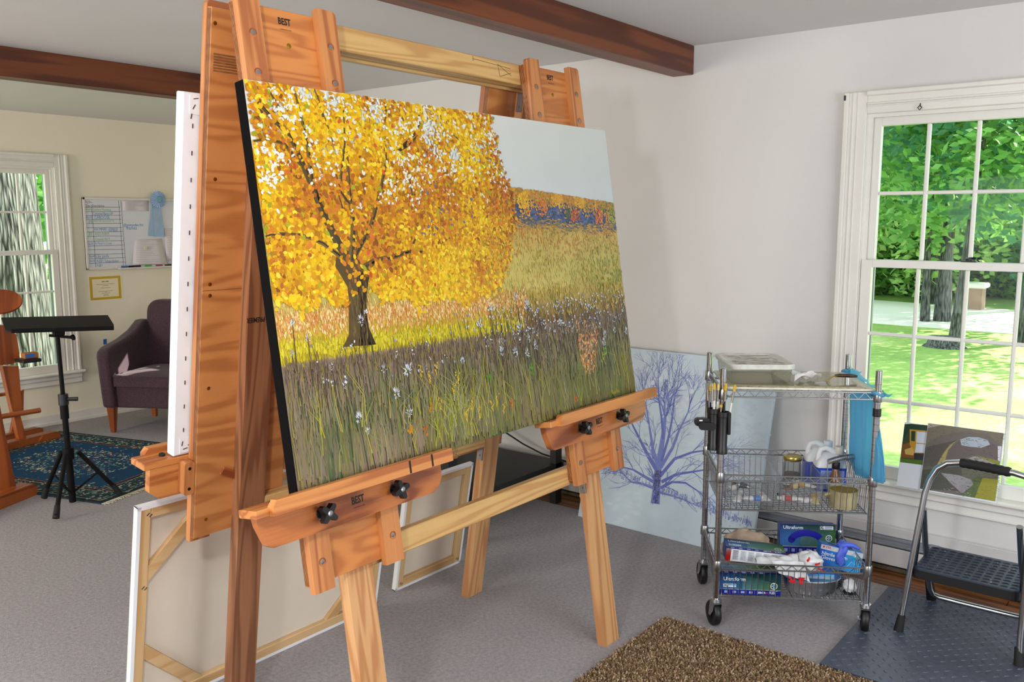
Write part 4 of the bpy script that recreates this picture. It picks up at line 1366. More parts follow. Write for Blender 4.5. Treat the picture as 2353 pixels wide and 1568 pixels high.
# brush holder hung on the left posts
bh = top('brush_holder', 'black plastic brush holder clamped on the cart post', 'brush holder', CT(-.01, .0, .72).translation)
HX = CM @ T3(-.008, -.022, 0)
def cup(x, y, z0, z1, r_):
    return MB().lathe([(r_ - .002, z0 + .004), (r_, z0), (r_, z0 + .02), (r_ - .002, z0 + .025), (r_, z1 - .02), (r_ + .002, z1 - .018), (r_ + .002, z1), (r_ - .002, z1), (r_ - .003, z0 + .01), (.001, z0 + .008)], (x, y, 0), 18)
cup(-.028, 0, .725, .886, .02).build('cup', blackplastic, bh, HX, smooth=True)
cup(.006, -.01, .713, .876, .021).box(.022, -.03, .79, .034, .008, .876, b=.003).build('cup', blackplastic, bh, HX, smooth=True)
MB().prism(roundrect(-.10, .818, -.03, .848, .014), -.012, .012, T=Matrix(((1, 0, 0, 0), (0, 0, 1, 0), (0, 1, 0, 0), (0, 0, 0, 1)))).prism(roundrect(-.085, .806, -.02, .835, .013), -.026, -.012, T=Matrix(((1, 0, 0, 0), (0, 0, 1, 0), (0, 1, 0, 0), (0, 0, 0, 1)))).build('clamp', blackplastic, bh, HX)
MB().box(-.082, -.0125, .838, -.07, -.0135, .843).build('clamp_label', paper, bh, HX)
brm = dict(k=mat('brush_black', rgb(18, 18, 22), .3), w=mat('brush_white', rgb(222, 216, 206), .35), o=mat('brush_copper', rgb(150, 106, 76), .35), f=mat('ferrule', rgb(196, 190, 176), .22, 1), y=mat('bristle_yellow', rgb(206, 170, 50), .8, var=.2, vs=200), p=mat('bristle_pale', rgb(214, 190, 120), .8, var=.2, vs=200), g=mat('bristle_grey', rgb(120, 116, 112), .8))
BR = ((-.04, .004, 'k', 'g', .985, -1, 'thin black brush with grey bristles standing in the brush holder'), (-.034, .01, 'k', 'y', .978, -.5, 'thin black brush with yellow bristles behind the white handles'), (-.026, -.008, 'w', 'y', .987, -.2, 'thick white handled brush with yellow bristles in the brush holder'),
      (-.017, .004, 'w', 'p', .982, .3, 'white handled brush with broad pale bristles in the brush holder'), (-.02, .012, 'k', 'k', .97, .5, 'black brush with dark bristles in the brush holder'), (.004, -.012, 'k', 'y', .986, .6, 'long black brush with a tall yellow tip in the front cup'),
      (.008, 0, 'k', 'y', .975, .2, 'black brush with yellow tip behind the front cup rim'), (.014, -.004, 'w', 'y', .98, 2.2, 'leaning white and black brush touching the storage tub'), (-.004, -.016, 'o', 'y', .905, .1, 'short copper brush with orange tip in the front cup'))
for (x, y, hm, bm, zt, lean, lb) in BR:
    o = top('paint_brush', lb, 'paint brush', (HX @ Vector((x, y, .75))), 'paint brushes in the brush holder')
    zb = .755
    dx = math.tan(R(lean * 4))
    f = lambda z: (x + (z - zb) * dx, y, z)
    zf = zt - .07 if zt > .95 else zt - .03
    rr_ = .0046 if hm == 'w' else .0038
    MB().tube([f(zb), f(zb + .06), f(zf - .04), f(zf)], [rr_ * .6, rr_ * .8, rr_ * 1.1, rr_ * .85], 10).build('handle', brm[hm], o, HX, smooth=True)
    MB().tube([f(zf), f(zf + (zt - zf) * .3), f(zf + (zt - zf) * .62)], [.0042, .0042, .005], 10).build('ferrule', brm['f'] if bm != 'k' else brm['k'], o, HX, smooth=True)
    MB().tube([f(zf + (zt - zf) * .6), f(zf + (zt - zf) * .75), f(zf + (zt - zf) * .92), f(zt)], [.0045, .0058, .005, .0012], 8).build('bristles', brm[bm], o, HX, smooth=True)
# blue bag hung at the right end
mt, nt, b = newmat('blue_bag_film')
b.inputs['Base Color'].default_value = (*rgb(112, 198, 234), 1)
b.inputs['Roughness'].default_value = .3
tr = nt.nodes.new('ShaderNodeBsdfTranslucent')
tr.inputs[0].default_value = (*rgb(140, 212, 244), 1)
tp = nt.nodes.new('ShaderNodeBsdfTransparent')
tp.inputs[0].default_value = (*rgb(190, 228, 246), 1)
m1, m2 = nt.nodes.new('ShaderNodeMixShader'), nt.nodes.new('ShaderNodeMixShader')
m1.inputs[0].default_value = .45
m2.inputs[0].default_value = .22
nt.links.new(b.outputs[0], m1.inputs[1])
nt.links.new(tr.outputs[0], m1.inputs[2])
nt.links.new(m1.outputs[0], m2.inputs[1])
nt.links.new(tp.outputs[0], m2.inputs[2])
nt.links.new(m2.outputs[0], nt.nodes['Material Output'].inputs[0])
bluefilm = mt
bag = top('blue_bag', 'light blue plastic bag knotted to the right posts of the cart', 'plastic bag', CT(CW + .05, .2, .55).translation)
def bagsurf(u, v):
    # u around, v down; gathered along the rail at the top, full below
    a = 2 * math.pi * u
    wy = .185 - .04 * math.sin(min(1, v * 1.4) * math.pi) * (1 - v) + .025 * v
    wx = .008 + .016 * math.sin(min(1, v * 1.05) * math.pi * .5)
    if v > .92:
        k = 1 - (v - .92) * 7
        wy *= k
        wx *= k
    rip = 1 + .06 * math.sin(a * 9 + v * 3) * (1 - .5 * v) + .04 * math.sin(a * 17 - v * 5)
    y = .205 - .09 * v + wy * math.cos(a) * rip
    x = CW - .012 + wx + wx * math.sin(a) * (rip + .25 * math.sin(y * 60 + v * 4))
    return (x, y, .962 - .365 * v - (.022 * v) * math.cos(a) + .012 * (y - .2) / .2)
MB().sheet(bagsurf, 90, 26).build('bag_body', bluefilm, bag, CM, smooth=2)
for (y, z) in ((.395, .965), (.01, .948)):
    MB().tube([(CW + .022 * math.cos(q), y + .022 * math.sin(q), z + .006 * math.sin(2 * q)) for q in [k * math.pi / 6 for k in range(12)]], .0075, 8, closed=True).tube([(CW + .02, y - .012, z), (CW + .034, y - .024, z - .004), (CW + .044, y - .035, z + .006)], [.006, .005, .001], 7).build('bag_handle', bluefilm, bag, CM, smooth=2)
MB().sheet(lambda a, b_: (CW + .004 + .010 * math.sin(a * 20), .02 + .37 * a, .955 + .018 * b_ * (1 + .4 * math.sin(a * 26)) + .01 * a), 50, 3).build('gathered_edge', bluefilm, bag, CM, smooth=2)

# ---------------------------------------------------------------- middle basket
binm = glass('clear_bin', (.93, .94, .95), .06, .08, .16, rgb(206, 210, 214))
ZB = .4805
def bin_(x, y, hx_, hy_, h, a, lb):
    o = top('clear_bin', lb, 'plastic bin', CT(x, y, ZB).translation, 'clear bins in the wire basket')
    mb = tubmesh([(hx_ * .9, hy_ * .9, .01, .0), (hx_, hy_, .012, h), (hx_ + .005, hy_ + .005, .014, h), (hx_ + .005, hy_ + .005, .014, h - .008)])
    mb.build('bin_body', binm, o, CT(x, y, ZB + .0015, a), smooth=True)
    return o
bin_(.130, .19, .1, .145, .125, 0, 'clear plastic bin with white and blue paint tubes in the wire basket')
bin_(.325, .165, .08, .125, .118, 0, 'clear plastic bin of mixed paint tubes beside the white jugs')
tubew = [mat('tube_white', rgb(224, 220, 216), .4), mat('tube_blue', rgb(60, 120, 196), .4), mat('tube_red', rgb(186, 60, 54), .4), mat('tube_orange', rgb(226, 160, 30), .4), mat('tube_brown', rgb(140, 84, 56), .4), mat('tube_silver', rgb(180, 182, 184), .3, .8), mat('tube_yellow', rgb(214, 196, 120), .4), mat('tube_lilac', rgb(196, 176, 190), .4), mat('tube_cap', rgb(28, 28, 30), .4)]
TU = ((.09, .1, .02, 70, 0, 5, 'white paint tube with silver end lying in the left bin'), (.145, .085, .022, 12, 0, 1, 'white paint tube with a broad blue band at the front of the left bin'), (.19, .11, .02, 95, 0, 7, 'white paint tube with lilac band in the left bin'), (.07, .2, .022, 30, 5, 0, 'silver paint tube at the back of the left bin'), (.14, .22, .03, 160, 5, 8, 'long silver tube lying across the left bin'),
      (.275, .1, .02, 110, 5, 2, 'silver paint tube with red band in the right bin'), (.33, .08, .022, 8, 7, 0, 'lilac paint tube lying along the front of the right bin'), (.385, .1, .02, 80, 6, 3, 'pale yellow tube with orange band in the right bin'), (.31, .17, .045, 40, 4, 6, 'brown paint tube on the heap in the right bin'), (.36, .16, .06, 130, 0, 3, 'white paint tube with an orange label topping the right bin'), (.3, .2, .055, 70, 5, 4, 'silver tube with brown band at the back of the right bin'), (.29, .07, .03, 150, 0, 2, 'white paint tube with red band against the front of the right bin'))
for (x, y, z, a, c1, c2, lb) in TU:
    o = top('paint_tube', lb, 'paint tube', CT(x, y, ZB + z).translation, 'paint tubes in the clear bins')
    T = CT(x, y, ZB + z, a) @ RY(U(-8, 8))
    L = .05
    vs, fs = [], []
    prof = ((-L, .0165, .0012), (-L * .6, .015, .006), (-L * .1, .0135, .0105), (L * .5, .0125, .0122), (L * .75, .0122, .0122), (L * .85, .006, .006))
    n = 12
    mb = MB()
    for (xx, ry, rz) in prof:
        vs += [(xx, ry * math.cos(2 * math.pi * k / n), rz * math.sin(2 * math.pi * k / n)) for k in range(n)]
    fs = [(i * n + k, i * n + (k + 1) % n, (i + 1) * n + (k + 1) % n, (i + 1) * n + k) for i in range(5) for k in range(n)]
    mb.add(vs, fs + [tuple(range(n)), tuple(range(5 * n, 6 * n))])
    for i in range(2 * n, 3 * n):
        mb.mi[i] = 1
    mb.build('tube_body', [tubew[c1], tubew[c2]], o, T, smooth=True)
    MB().cyl((L * .84, 0, 0), (L * 1.12, 0, 0), .0075, 10).build('cap', tubew[8 if c1 else 0], o, T)
MB_ = MB().cyl((0, 0, 0), (.05, 0, 0), .016, 14)
# jar with brass lid
jar = top('glass_jar', 'glass jar with a worn gold screw lid behind the clear bin', 'jar', CT(.345, .325, ZB).translation)
jg = glass('jar_glass', (.86, .87, .86), .08, .02, .12, rgb(150, 146, 140))
MB().lathe([(.034, 0), (.037, .004), (.037, .1), (.033, .112), (.033, .118)], n=24).build('jar_body', jg, jar, CT(.345, .325, ZB), smooth=True)
MB().lathe([(.0, .001), (.033, .001), (.033, .06), (.0, .06)], n=20).build('contents', mat('jar_contents', rgb(140, 116, 104), .8), jar, CT(.345, .325, ZB), smooth=True)
MB().lathe([(.0365, .117), (.0375, .119), (.0375, .132), (.036, .135), (.03, .136), (.028, .134), (.0, .134)], n=28).build('jar_lid', mat('gold_lid', rgb(176, 160, 86), .28, .9, var=.3, vs=60), jar, CT(.345, .325, ZB), smooth=True)
# jugs
jw = mat('jug_white', rgb(232, 233, 234), .4)
jb = mat('jug_blue', rgb(24, 70, 196), .35)
jp = mat('jug_print', rgb(150, 172, 224), .4, var=.15, vs=90)
def jug(x, y, a, lb, capc):
    o = top('solvent_jug', lb, 'jug', CT(x, y, ZB).translation, 'white solvent jugs')
    T = CT(x, y, ZB + .001, a)
    mb = tubmesh([(.058, .04, .012, 0), (.06, .042, .014, .004), (.06, .042, .014, .12), (.056, .038, .014, .14), (.03, .022, .012, .168), (.014, .014, .01, .172)], 4)
    k = len(rr(1, 1, .1, 4))
    mb.f.append(tuple(range(5 * k, 6 * k)))
    mb.mi.append(0)
    mb.build('jug_body', jw, o, T, smooth=True)
    MB().tube([(-.046, 0, .13), (-.046, 0, .165), (-.038, 0, .186), (-.018, 0, .192), (.006, 0, .182), (.02, 0, .168)], [.012, .0115, .011, .011, .0115, .012], 10).build('jug_handle', jw, o, T, smooth=True)
    MB().lathe([(.017, .168), (.018, .17), (.018, .196), (.016, .199), (0, .199)], (.034, 0, 0), 20).build('jug_cap', mat('jug_cap_%s' % capc, rgb(222, 226, 232) if capc == 'b' else rgb(214, 206, 190), .4), o, T, smooth=True)
    lb_ = MB()
    pts = rr(.0606, .0426, .014, 4)
    k = len(pts)
    lb_.add([(p[0], p[1], .02) for p in pts] + [(p[0], p[1], .118) for p in pts], [(i, (i + 1) % k, k + (i + 1) % k, k + i) for i in range(k)])
    l = lb_.build('label_band', jb, o, T, smooth=True)
    P = Paint(0)
    P.rect(-.045, .03, .048, .108, rgb(150, 170, 222))
    for k in range(14):
        P.rect(-.04, .036 + k * .0048, U(.0, .044), .0375 + k * .0048, rgb(90, 116, 190))
    P.build('label_print', vcol('print', .4), l, T @ Matrix(((1, 0, 0, 0), (0, 0, -1, -.0428), (0, 1, 0, 0), (0, 0, 0, 1))), None)
    return o
jug(.455, .335, 0, 'white jug with blue label standing at the back of the wire basket', 'b')
jug(.475, .245, 0, 'white jug with blue label standing in front of the other jug', 'w')
# brown bottle
bo = top('varnish_bottle', 'amber bottle with a black cap and white label behind the brush washer', 'bottle', CT(.478, .165, ZB).translation)
TB = CT(.478, .165, ZB + .001)
MB().lathe([(.024, 0), (.026, .003), (.026, .075), (.022, .095), (.013, .118), (.011, .13)], n=22).build('bottle_body', mat('amber_glass', rgb(128, 80, 44), .12, spec=.8, coat=.5), bo, TB, smooth=True)
MB().lathe([(.0145, .128), (.0155, .13), (.0155, .152), (.014, .155), (0, .155)], n=18).build('bottle_cap', blackplastic, bo, TB, smooth=True)
MB().lathe([(.0263, .012), (.0263, .07)], n=22).build('bottle_label', mat('bottle_label', rgb(226, 222, 216), .6), bo, TB, smooth=True, fix=False)
# brush washer: round pot with a wire stand carrying a coil
bw = top('brush_washer', 'paint crusted round metal brush washer with a coil handle', 'pot', CT(.49, .085, ZB).translation)
potm = mat('pot_metal', rgb(176, 166, 128), .4, .35, var=.25, vs=22)
poti = mat('pot_inside', rgb(150, 124, 26), .5, var=.15, vs=20)
TP = CT(.489, .082, ZB + .001)
MB().lathe([(.0, .003), (.05, .003), (.0515, .066), (.055, .066), (.0555, .069), (.053, .07), (.0525, .0), (.0, .0)], n=32).build('pot_body', potm, bw, TP, smooth=True)
MB().lathe([(.0, .004), (.0485, .004), (.0505, .066)], n=32).build('pot_lining', poti, bw, TP, smooth=True)
r = Paint(0)
P_ = MB()
MB().cyl((-.062, 0, .05), (-.05, 0, .05), .008, 10).cyl((-.075, -.01, .045), (-.06, .0, .05), .006, 8).build('wing_nut', potm, bw, TP)
CO_ = MB().tube([(-.058, .02, .0), (-.058, .03, .17), (-.054, .035, .172)], .002, 6).tube([(.058, .02, .0), (.058, .05, .06), (.062, .12, .16)], .002, 6)
n = 26 * 12
CO_.tube([(-.055 + .125 * k / n + 0, .035 + .085 * k / n + .011 * math.cos(2 * math.pi * k / 12), .168 + .006 * math.sin(k / n * 3) + .011 * math.sin(2 * math.pi * k / 12)) for k in range(n + 1)], .0013, 5)
CO_.build('coil', steel, bw, TP, smooth=True)

# ---------------------------------------------------------------- bottom basket
ZL = .1265
card = mat('grey_card', rgb(206, 204, 200), .7)
navy = rgb(22, 30, 128)
def faceM(T, hx_, hy_, h):
    "frame of the front face of a box standing on T: x right, y up, z out"
    return T @ Matrix(((1, 0, 0, 0), (0, 0, -1, -hy_ - .0004), (0, 1, 0, 0), (0, 0, 0, 1)))
def ultra(P, M, w_, h, parent, glove=False, size='XL'):
    x = w_ / 2
    P.rect(-x, 0, x, h, navy)
    P.rect(-x, h * .24, x, h, None, [rgb(60, 120, 190), rgb(80, 140, 30), rgb(30, 90, 40), rgb(16, 44, 110)])
    P.rect(-x * .25, h * .24, x, h, None, [rgb(120, 170, 170), rgb(96, 156, 20), rgb(24, 84, 44), rgb(20, 70, 90)])
    P.rect(-x, h * .235, x, h * .25, rgb(220, 226, 230))
    for k in range(5):
        P.rect(-x * .84 + k * x * .27, h * .06, -x * .84 + k * x * .27 + x * .12, h * .17, rgb(150, 160, 214))
        P.rect(-x * .66 + k * x * .27, h * .04, -x * .65 + k * x * .27, h * .2, rgb(120, 130, 200))
    ex, ey = x * .78, h * (.45 if not glove else .55)
    P.dab(ex, ey, .014, .014, 0, rgb(214, 224, 220), 18)
    P.dab(ex, ey, .011, .011, 0, rgb(16, 40, 60), 18)
    for a in (0, 1.57, 3.14, 4.71):
        P.dab(ex + .0055 * math.cos(a), ey + .0055 * math.sin(a), .0045, .003, a, rgb(150, 196, 220), 6)
    P.rect(ex - .016, ey - .021, ex + .016, ey - .0195, rgb(190, 200, 190))
    wht = mat('print_white', rgb(228, 234, 236), .5)
    if glove:
        pts = []
        for k in range(13):
            a = R(172 - k * 12.5)
            pts.append((-.005 + .062 * math.cos(a), h * .40 + .035 * math.sin(a) + .004))
        P.line(pts, .030, .026, rgb(24, 22, 150))
        P.dab(pts[0][0], pts[0][1], .015, .015, 0, rgb(24, 22, 150), 14)
        P.rect(x * .45, h * .84, x * .93, h * .96, rgb(226, 230, 236))
        P.rect(x * .62, h * .91, x * .9, h * .945, rgb(120, 150, 210))
        P.rect(x * .62, h * .855, x * .9, h * .88, rgb(90, 100, 110))
        text('XL', x * .15, M @ T3(x * .525, h * .9, .0006), ink, parent, .03, 1.3)
        text('Ultraform', x * .72, M @ T3(-x * .53, h * .885, .0006), wht, parent, .01)
    else:
        P.rect(-x * .88, h * .34, -x * .46, h * .5, rgb(222, 232, 240))
        P.rect(-x * .71, h * .42, -x * .47, h * .48, rgb(110, 160, 216))
        text('XL', x * .14, M @ T3(-x * .795, h * .42, .0006), ink, parent, .03, 1.2)
        text('Ultraform', x * .72, M @ T3(-x * .52, h * .73, .0006), wht, parent, .01)
    text('MICR', x * .23, M @ T3(x * .4, h * .115, .0006), wht, parent, .02)
    P.dab(x * .56, h * .115, h * .035, h * .05, 0, rgb(200, 40, 50), 12)
    text('FLEX', x * .22, M @ T3(x * .74, h * .115, .0006), wht, parent, .02)
def carton(lb, T, hx_, hy_, h, cols=None):
    o = top('glove_box', lb, 'glove box', T.translation, 'boxes of disposable gloves')
    bd = MB().box(-hx_, -hy_, 0, hx_, hy_, h, b=.0008).build('carton', cols or mat('carton_navy', rgb(40, 60, 130), .45), o, T)
    return o, bd
T = CT(.134, .074, ZL)
o, bd = carton('blue and green glove box standing upright at the front left of the lower basket', T, .119, .05, .086)
P = Paint(0)
M = faceM(T, .119, .05, .086)
ultra(P, M, .236, .086, bd)
P.build('print', vcol('print', .4), bd, M, None)
P = Paint(0)
MTOP = T @ T3(0, 0, .0864)
P.rect(-.118, -.05, .118, .05, None, [rgb(30, 40, 130), rgb(40, 50, 130), rgb(130, 170, 60), rgb(120, 170, 214)])
P.rect(-.118, -.05, .118, -.028, navy)
for k in range(5):
    P.rect(-.1 + k * .034, -.045, -.085 + k * .034, -.033, rgb(150, 160, 214))
P.rect(-.118, -.028, .118, -.026, rgb(220, 226, 230))
P.build('print', vcol('print', .4), bd, MTOP, None)
T = CT(.165, .150, .2285, -2) @ RX(3) @ RY(4.5)
o, bd = carton('tilted glove box lying over the front box with its white and red side towards us', T, .118, .05, .052)
M = faceM(T, .118, .05, .052)
P = Paint(0)
P.rect(-.118, 0, .118, .052, rgb(222, 224, 226))
P.rect(-.118, 0, -.098, .052, rgb(200, 34, 24))
for k in range(7):
    P.rect(-.09 + k * .03, .006, -.068 + k * .03, .048, rgb(196, 200, 206))
    for q in range(7):
        P.rect(-.089 + k * .03, .009 + q * .0055, -.089 + k * .03 + U(.01, .02), .011 + q * .0055, rgb(150, 156, 166))
P.build('print', vcol('print', .4), bd, M, None)
P = Paint(0)
MTOP = T @ T3(0, -.05, .0524)
ultra(P, MTOP, .236, .1, bd)
P.build('print', vcol('print', .4), bd, MTOP, None)
T = CT(.425, .36, ZL + .055) @ RX(-6)
o, bd = carton('glove box with a big blue glove picture standing at the back of the lower basket', T, .115, .026, .126)
M = faceM(T, .115, .026, .126)
P = Paint(0)
ultra(P, M, .228, .126, bd, True)
P.build('print', vcol('print', .4), bd, M, None)
T = CT(.51, .20, .182, -6) @ RX(-10) @ RY(10)
o, bd = carton('open bright blue nitrile glove box tilted beside the right post', T, .082, .045, .088, mat('carton_bright', rgb(30, 110, 200), .45))
M = faceM(T, .082, .045, .088)
P = Paint(0)
P.rect(-.082, 0, .082, .088, None, [rgb(20, 80, 190), rgb(50, 160, 226), rgb(60, 170, 230), rgb(20, 76, 184)])
P.rect(-.082, .068, .082, .086, rgb(232, 236, 238))
P.rect(.05, .062, .082, .068, rgb(90, 190, 190))
P.dab(-.071, .078, .004, .004, 0, rgb(200, 30, 40), 8)
P.line([(.03, .02), (.045, .045), (.055, .035), (.065, .045), (.075, .02)], .003, .003, rgb(120, 200, 240))
P.build('print', vcol('print', .4), bd, M, None)
wht = mat('print_white', rgb(228, 234, 236), .5)
text('CVS', .02, M @ T3(-.054, .078, .0006), mat('print_red', rgb(200, 30, 40), .5), bd, .03)
text('Nitrile Exam', .1, M @ T3(-.024, .052, .0006), wht, bd, .015)
text('Gloves', .056, M @ T3(-.047, .036, .0006), wht, bd, .015)
MB().box(-.05, -.02, .0882, .05, .02, .0886).build('opening', navy and mat('box_opening', rgb(60, 90, 150), .8), bd, T)
# glove hanging out of it
gl = MB().sheet(lambda a, b_: ((a - .5) * .034 + .004 * math.sin(b_ * 8), -.047 - .006 * math.sin(a * math.pi) - .004 * b_, .096 - .075 * b_ + .006 * math.sin(a * 9)), 10, 14)
gl.tube([(-.01, -.045, .094), (.01, -.03, .104), (.04, -.03, .108), (.066, -.04, .102)], [.016, .014, .009, .006], 9).tube([(-.014, -.04, .092), (0, -.02, .106), (.02, -.01, .104)], [.014, .016, .006], 9)
glm = mat('blue_nitrile', rgb(74, 100, 216), .45, var=.12, vs=60, bmp=.4, bs=120)
mod = gl.build('nitrile_glove', glm, None, T, smooth=2)
tag(mod, 'blue nitrile glove hanging out of the open bright blue box', 'glove')
sm = mod.modifiers.new('thickness', 'SOLIDIFY')
sm.thickness = .004
# foil pan with a box lying in it
pan = top('foil_pan', 'shallow oval aluminium foil pan in the lower basket', 'pan', CT(.40, .1, ZL).translation)
foil = mat('foil', rgb(190, 190, 192), .3, 1.0, bmp=.6, bs=50, bd=.004)
mb = MB()
prof = [(.0, .002), (.098, .002), (.106, .03), (.110, .058), (.115, .062), (.118, .059)]
mb.lathe(prof, n=36, sy=.72)
mb.build('pan_body', foil, pan, CT(.385, .105, ZL), smooth=True)
T = CT(.389, .105, ZL + .004, -1)
o, bd = carton('white topped nitrile glove box lying in the foil pan', T, .078, .038, .074, mat('carton_bright', rgb(30, 110, 200), .45))
M = faceM(T, .083, .038, .074)
P = Paint(0)
P.rect(-.078, 0, .078, .074, None, [rgb(20, 80, 190), rgb(70, 170, 230), rgb(90, 190, 236), rgb(24, 86, 190)])
P.rect(-.078, .05, .078, .066, rgb(234, 236, 238))
P.rect(.042, .05, .078, .056, rgb(232, 206, 30))
P.line([(.045, .02), (.056, .038), (.063, .03), (.070, .038), (.076, .02)], .0025, .0025, rgb(190, 226, 246))
P.build('print', vcol('print', .4), bd, M, None)
text('Nitrile Exam', .074, M @ T3(-.03, .036, .0006), wht, bd, .015)
text('Gloves', .038, M @ T3(-.05, .022, .0006), wht, bd, .015)
# carrier bag with red print
film = mat('carrier_film', rgb(222, 224, 226), .3, var=.05, vs=20)
redf = mat('carrier_red', rgb(206, 36, 40), .35)
cb = top('carrier_bag', 'crumpled white carrier bag with red lettering lying across the lower basket', 'plastic bag', CT(.30, .13, .25).translation)
def lump(cx, cy, cz, rx, ry, rz, seed, n=26, m_=18):
    def f(u, v):
        a, q = 2 * math.pi * u, math.pi * v
        d = Vector((math.sin(q) * math.cos(a), math.sin(q) * math.sin(a), math.cos(q)))
        k = 1 + .28 * mnoise.noise(d * 2.1 + Vector((seed, 0, 0))) + .14 * mnoise.noise(d * 5 + Vector((0, seed, 0)))
        return (cx + d.x * rx * k, cy + d.y * ry * k, cz + d.z * rz * k)
    return MB().sheet(f, n, m_)
lump(.365, .07, .252, .055, .05, .042, 3).build('bag_lump', film, cb, CM, smooth=2)
MB().sheet(lambda a, b_: (.16 + .16 * a, .03 + .06 * b_ + .01 * math.sin(a * 9), .262 + .02 * math.sin(b_ * 3.1) - .018 * (1 - a) + .004 * math.sin(a * 23 + b_ * 9)), 26, 8).build('bag_neck', film, cb, CM, smooth=2)
MB().sheet(lambda a, b_: (.21 + .12 * a + .03 * b_, .012 - .004 * math.sin(a * 14), .275 - (.05 + .03 * a) * b_), 20, 8).build('bag_tail', film, cb, CM, smooth=2)
rd = MB()
for (x, y, z, a, w_) in ((.386, .014, .268, 20, .013), (.402, .02, .242, -30, .02), (.35, .014, .285, 60, .012), (.375, .013, .235, 0, .012)):
    rd.sheet(lambda p, q: (x + (p - .5) * w_ * 1.6 * math.cos(R(a)) - (q - .5) * .006 * math.sin(R(a)), y - .004 * math.sin(p * 3.1), z + (p - .5) * w_ * 1.6 * math.sin(R(a)) + (q - .5) * .008), 8, 2)
for (x, z, a) in ((.285, .206, 60), (.297, .2, 100), (.322, .198, 80), (.33, .2, 100), (.29, .195, 10), (.325, .21, 0)):
    rd.box(-.012, -.001, -.0032, .012, .001, .0032, T=T3(x, .005, z) @ RY(a))
rd.build('red_lettering', redf, cb, CM, kind='stuff')
# brown paper bag at the back left and a white oval soap cake
lump(.17, .31, .215, .105, .06, .075, 9).build('paper_bag', mat('kraft_paper', rgb(178, 158, 138), .85, var=.1, vs=20), None, CM, smooth=2)
tag(bpy.data.objects['paper_bag'], 'crumpled brown paper bag at the back left of the lower basket', 'paper bag')
so = lump(.531, .075, .163, .024, .03, .026, 20).build('sanding_block', mat('block_white', rgb(232, 234, 234), .5), None, CM @ T3(0, 0, -.004), smooth=2)
tag(so, 'rounded white block on a dark base beside the foil pan', 'block')
MB().lathe([(.024, 0), (.026, .004), (.023, .007)], (.531, .075, ZL + .0005), 24).build('block_base', blackplastic, so, CM)
sc_ = MB().lathe([(.02, 0), (.022, .004), (.021, .025), (.02, .026), (0, .026)], n=18)
# ================================================================= by the window: stool, small paintings
aS = math.atan2(.075, .30)
SM = axes((4.052, .935, .4155), (0, -1, 0), (math.sin(aS), 0, math.cos(aS)))
def smallpic(name, label, x0, x1, h, z0):
    o = top(name, label, 'painting', SM @ Vector(((x0 + x1) / 2, 0, z0)), None)
    MB().box(x0, 0, z0 - .004, x1, h, z0, b=.0005).build('panel_board', mat('board_white', rgb(226, 230, 236), .6), o, SM)
    return o, Paint(z0 + .0003, 1e-6)
def sp(px, z):
    q = inpl(SM, px[0], px[1], z)
    return (q.x, q.y)
br, P = smallpic('bridge_painting', 'square painting of a stone arch bridge over a stream leaning on the window sill', 0, .302, .298, 0)
K = lambda *a: rgb(*a)
f2 = lambda cx, cy: sp((2020 + cx * .14670, 940 + cy * .14670), 0)
clampq = lambda q: (min(max(q[0], .0015), .3005), min(max(q[1], .0015), .2965))
def pp(pts, col, cols=None):
    P.poly([clampq(f2(*q)) for q in pts], col, cols)
pp([(640, 1250), (1820, 1450), (1960, 310), (760, 160)], K(104, 96, 88))
pp([(760, 160), (1000, 190), (740, 300)], K(170, 158, 148))
pp([(720, 560), (780, 520), (950, 430), (1150, 370), (1400, 350), (1700, 400), (1920, 580), (1950, 320), (1400, 240), (1010, 200), (745, 300)], K(116, 106, 88))
pp([(700, 600), (1250, 480), (1100, 560), (1040, 640), (990, 780), (930, 890), (690, 920)], K(82, 74, 66))
pp([(690, 900), (1900, 900), (1850, 1100), (660, 1100)], K(92, 90, 72))
pp([(1250, 500), (1400, 440), (1600, 450), (1750, 520), (1880, 620), (1880, 800), (1500, 720), (1200, 800), (1060, 820), (1080, 650)], K(98, 86, 82))
pp([(1270, 480), (1400, 440), (1560, 445), (1700, 490), (1740, 560), (1600, 610), (1400, 590), (1290, 570)], K(168, 178, 190))
pp([(1860, 570), (1920, 590), (1890, 830), (1860, 800)], K(216, 214, 222))
pp([(1250, 480), (1180, 530), (1080, 650), (1040, 780), (1020, 880), (900, 890), (960, 780), (1020, 680), (1120, 560)], K(164, 150, 84))
pp([(1280, 820), (1500, 740), (1750, 820), (1820, 860), (1700, 930), (1300, 880)], K(150, 148, 142))
pp([(1500, 730), (1890, 820), (1890, 950), (1720, 930), (1820, 860)], K(126, 132, 24))
pp([(650, 950), (1290, 900), (1300, 1080), (1380, 1300), (640, 1245)], K(70, 70, 56))
pp([(960, 1000), (1250, 1040), (1440, 1110), (1480, 1180), (1300, 1330), (1140, 1180)], K(150, 146, 148))
pp([(1490, 1080), (1860, 1110), (1820, 1450), (1300, 1350), (1470, 1200)], K(74, 96, 34))
pp([(1620, 1080), (1860, 1110), (1820, 1450), (1500, 1390)], K(146, 142, 14))
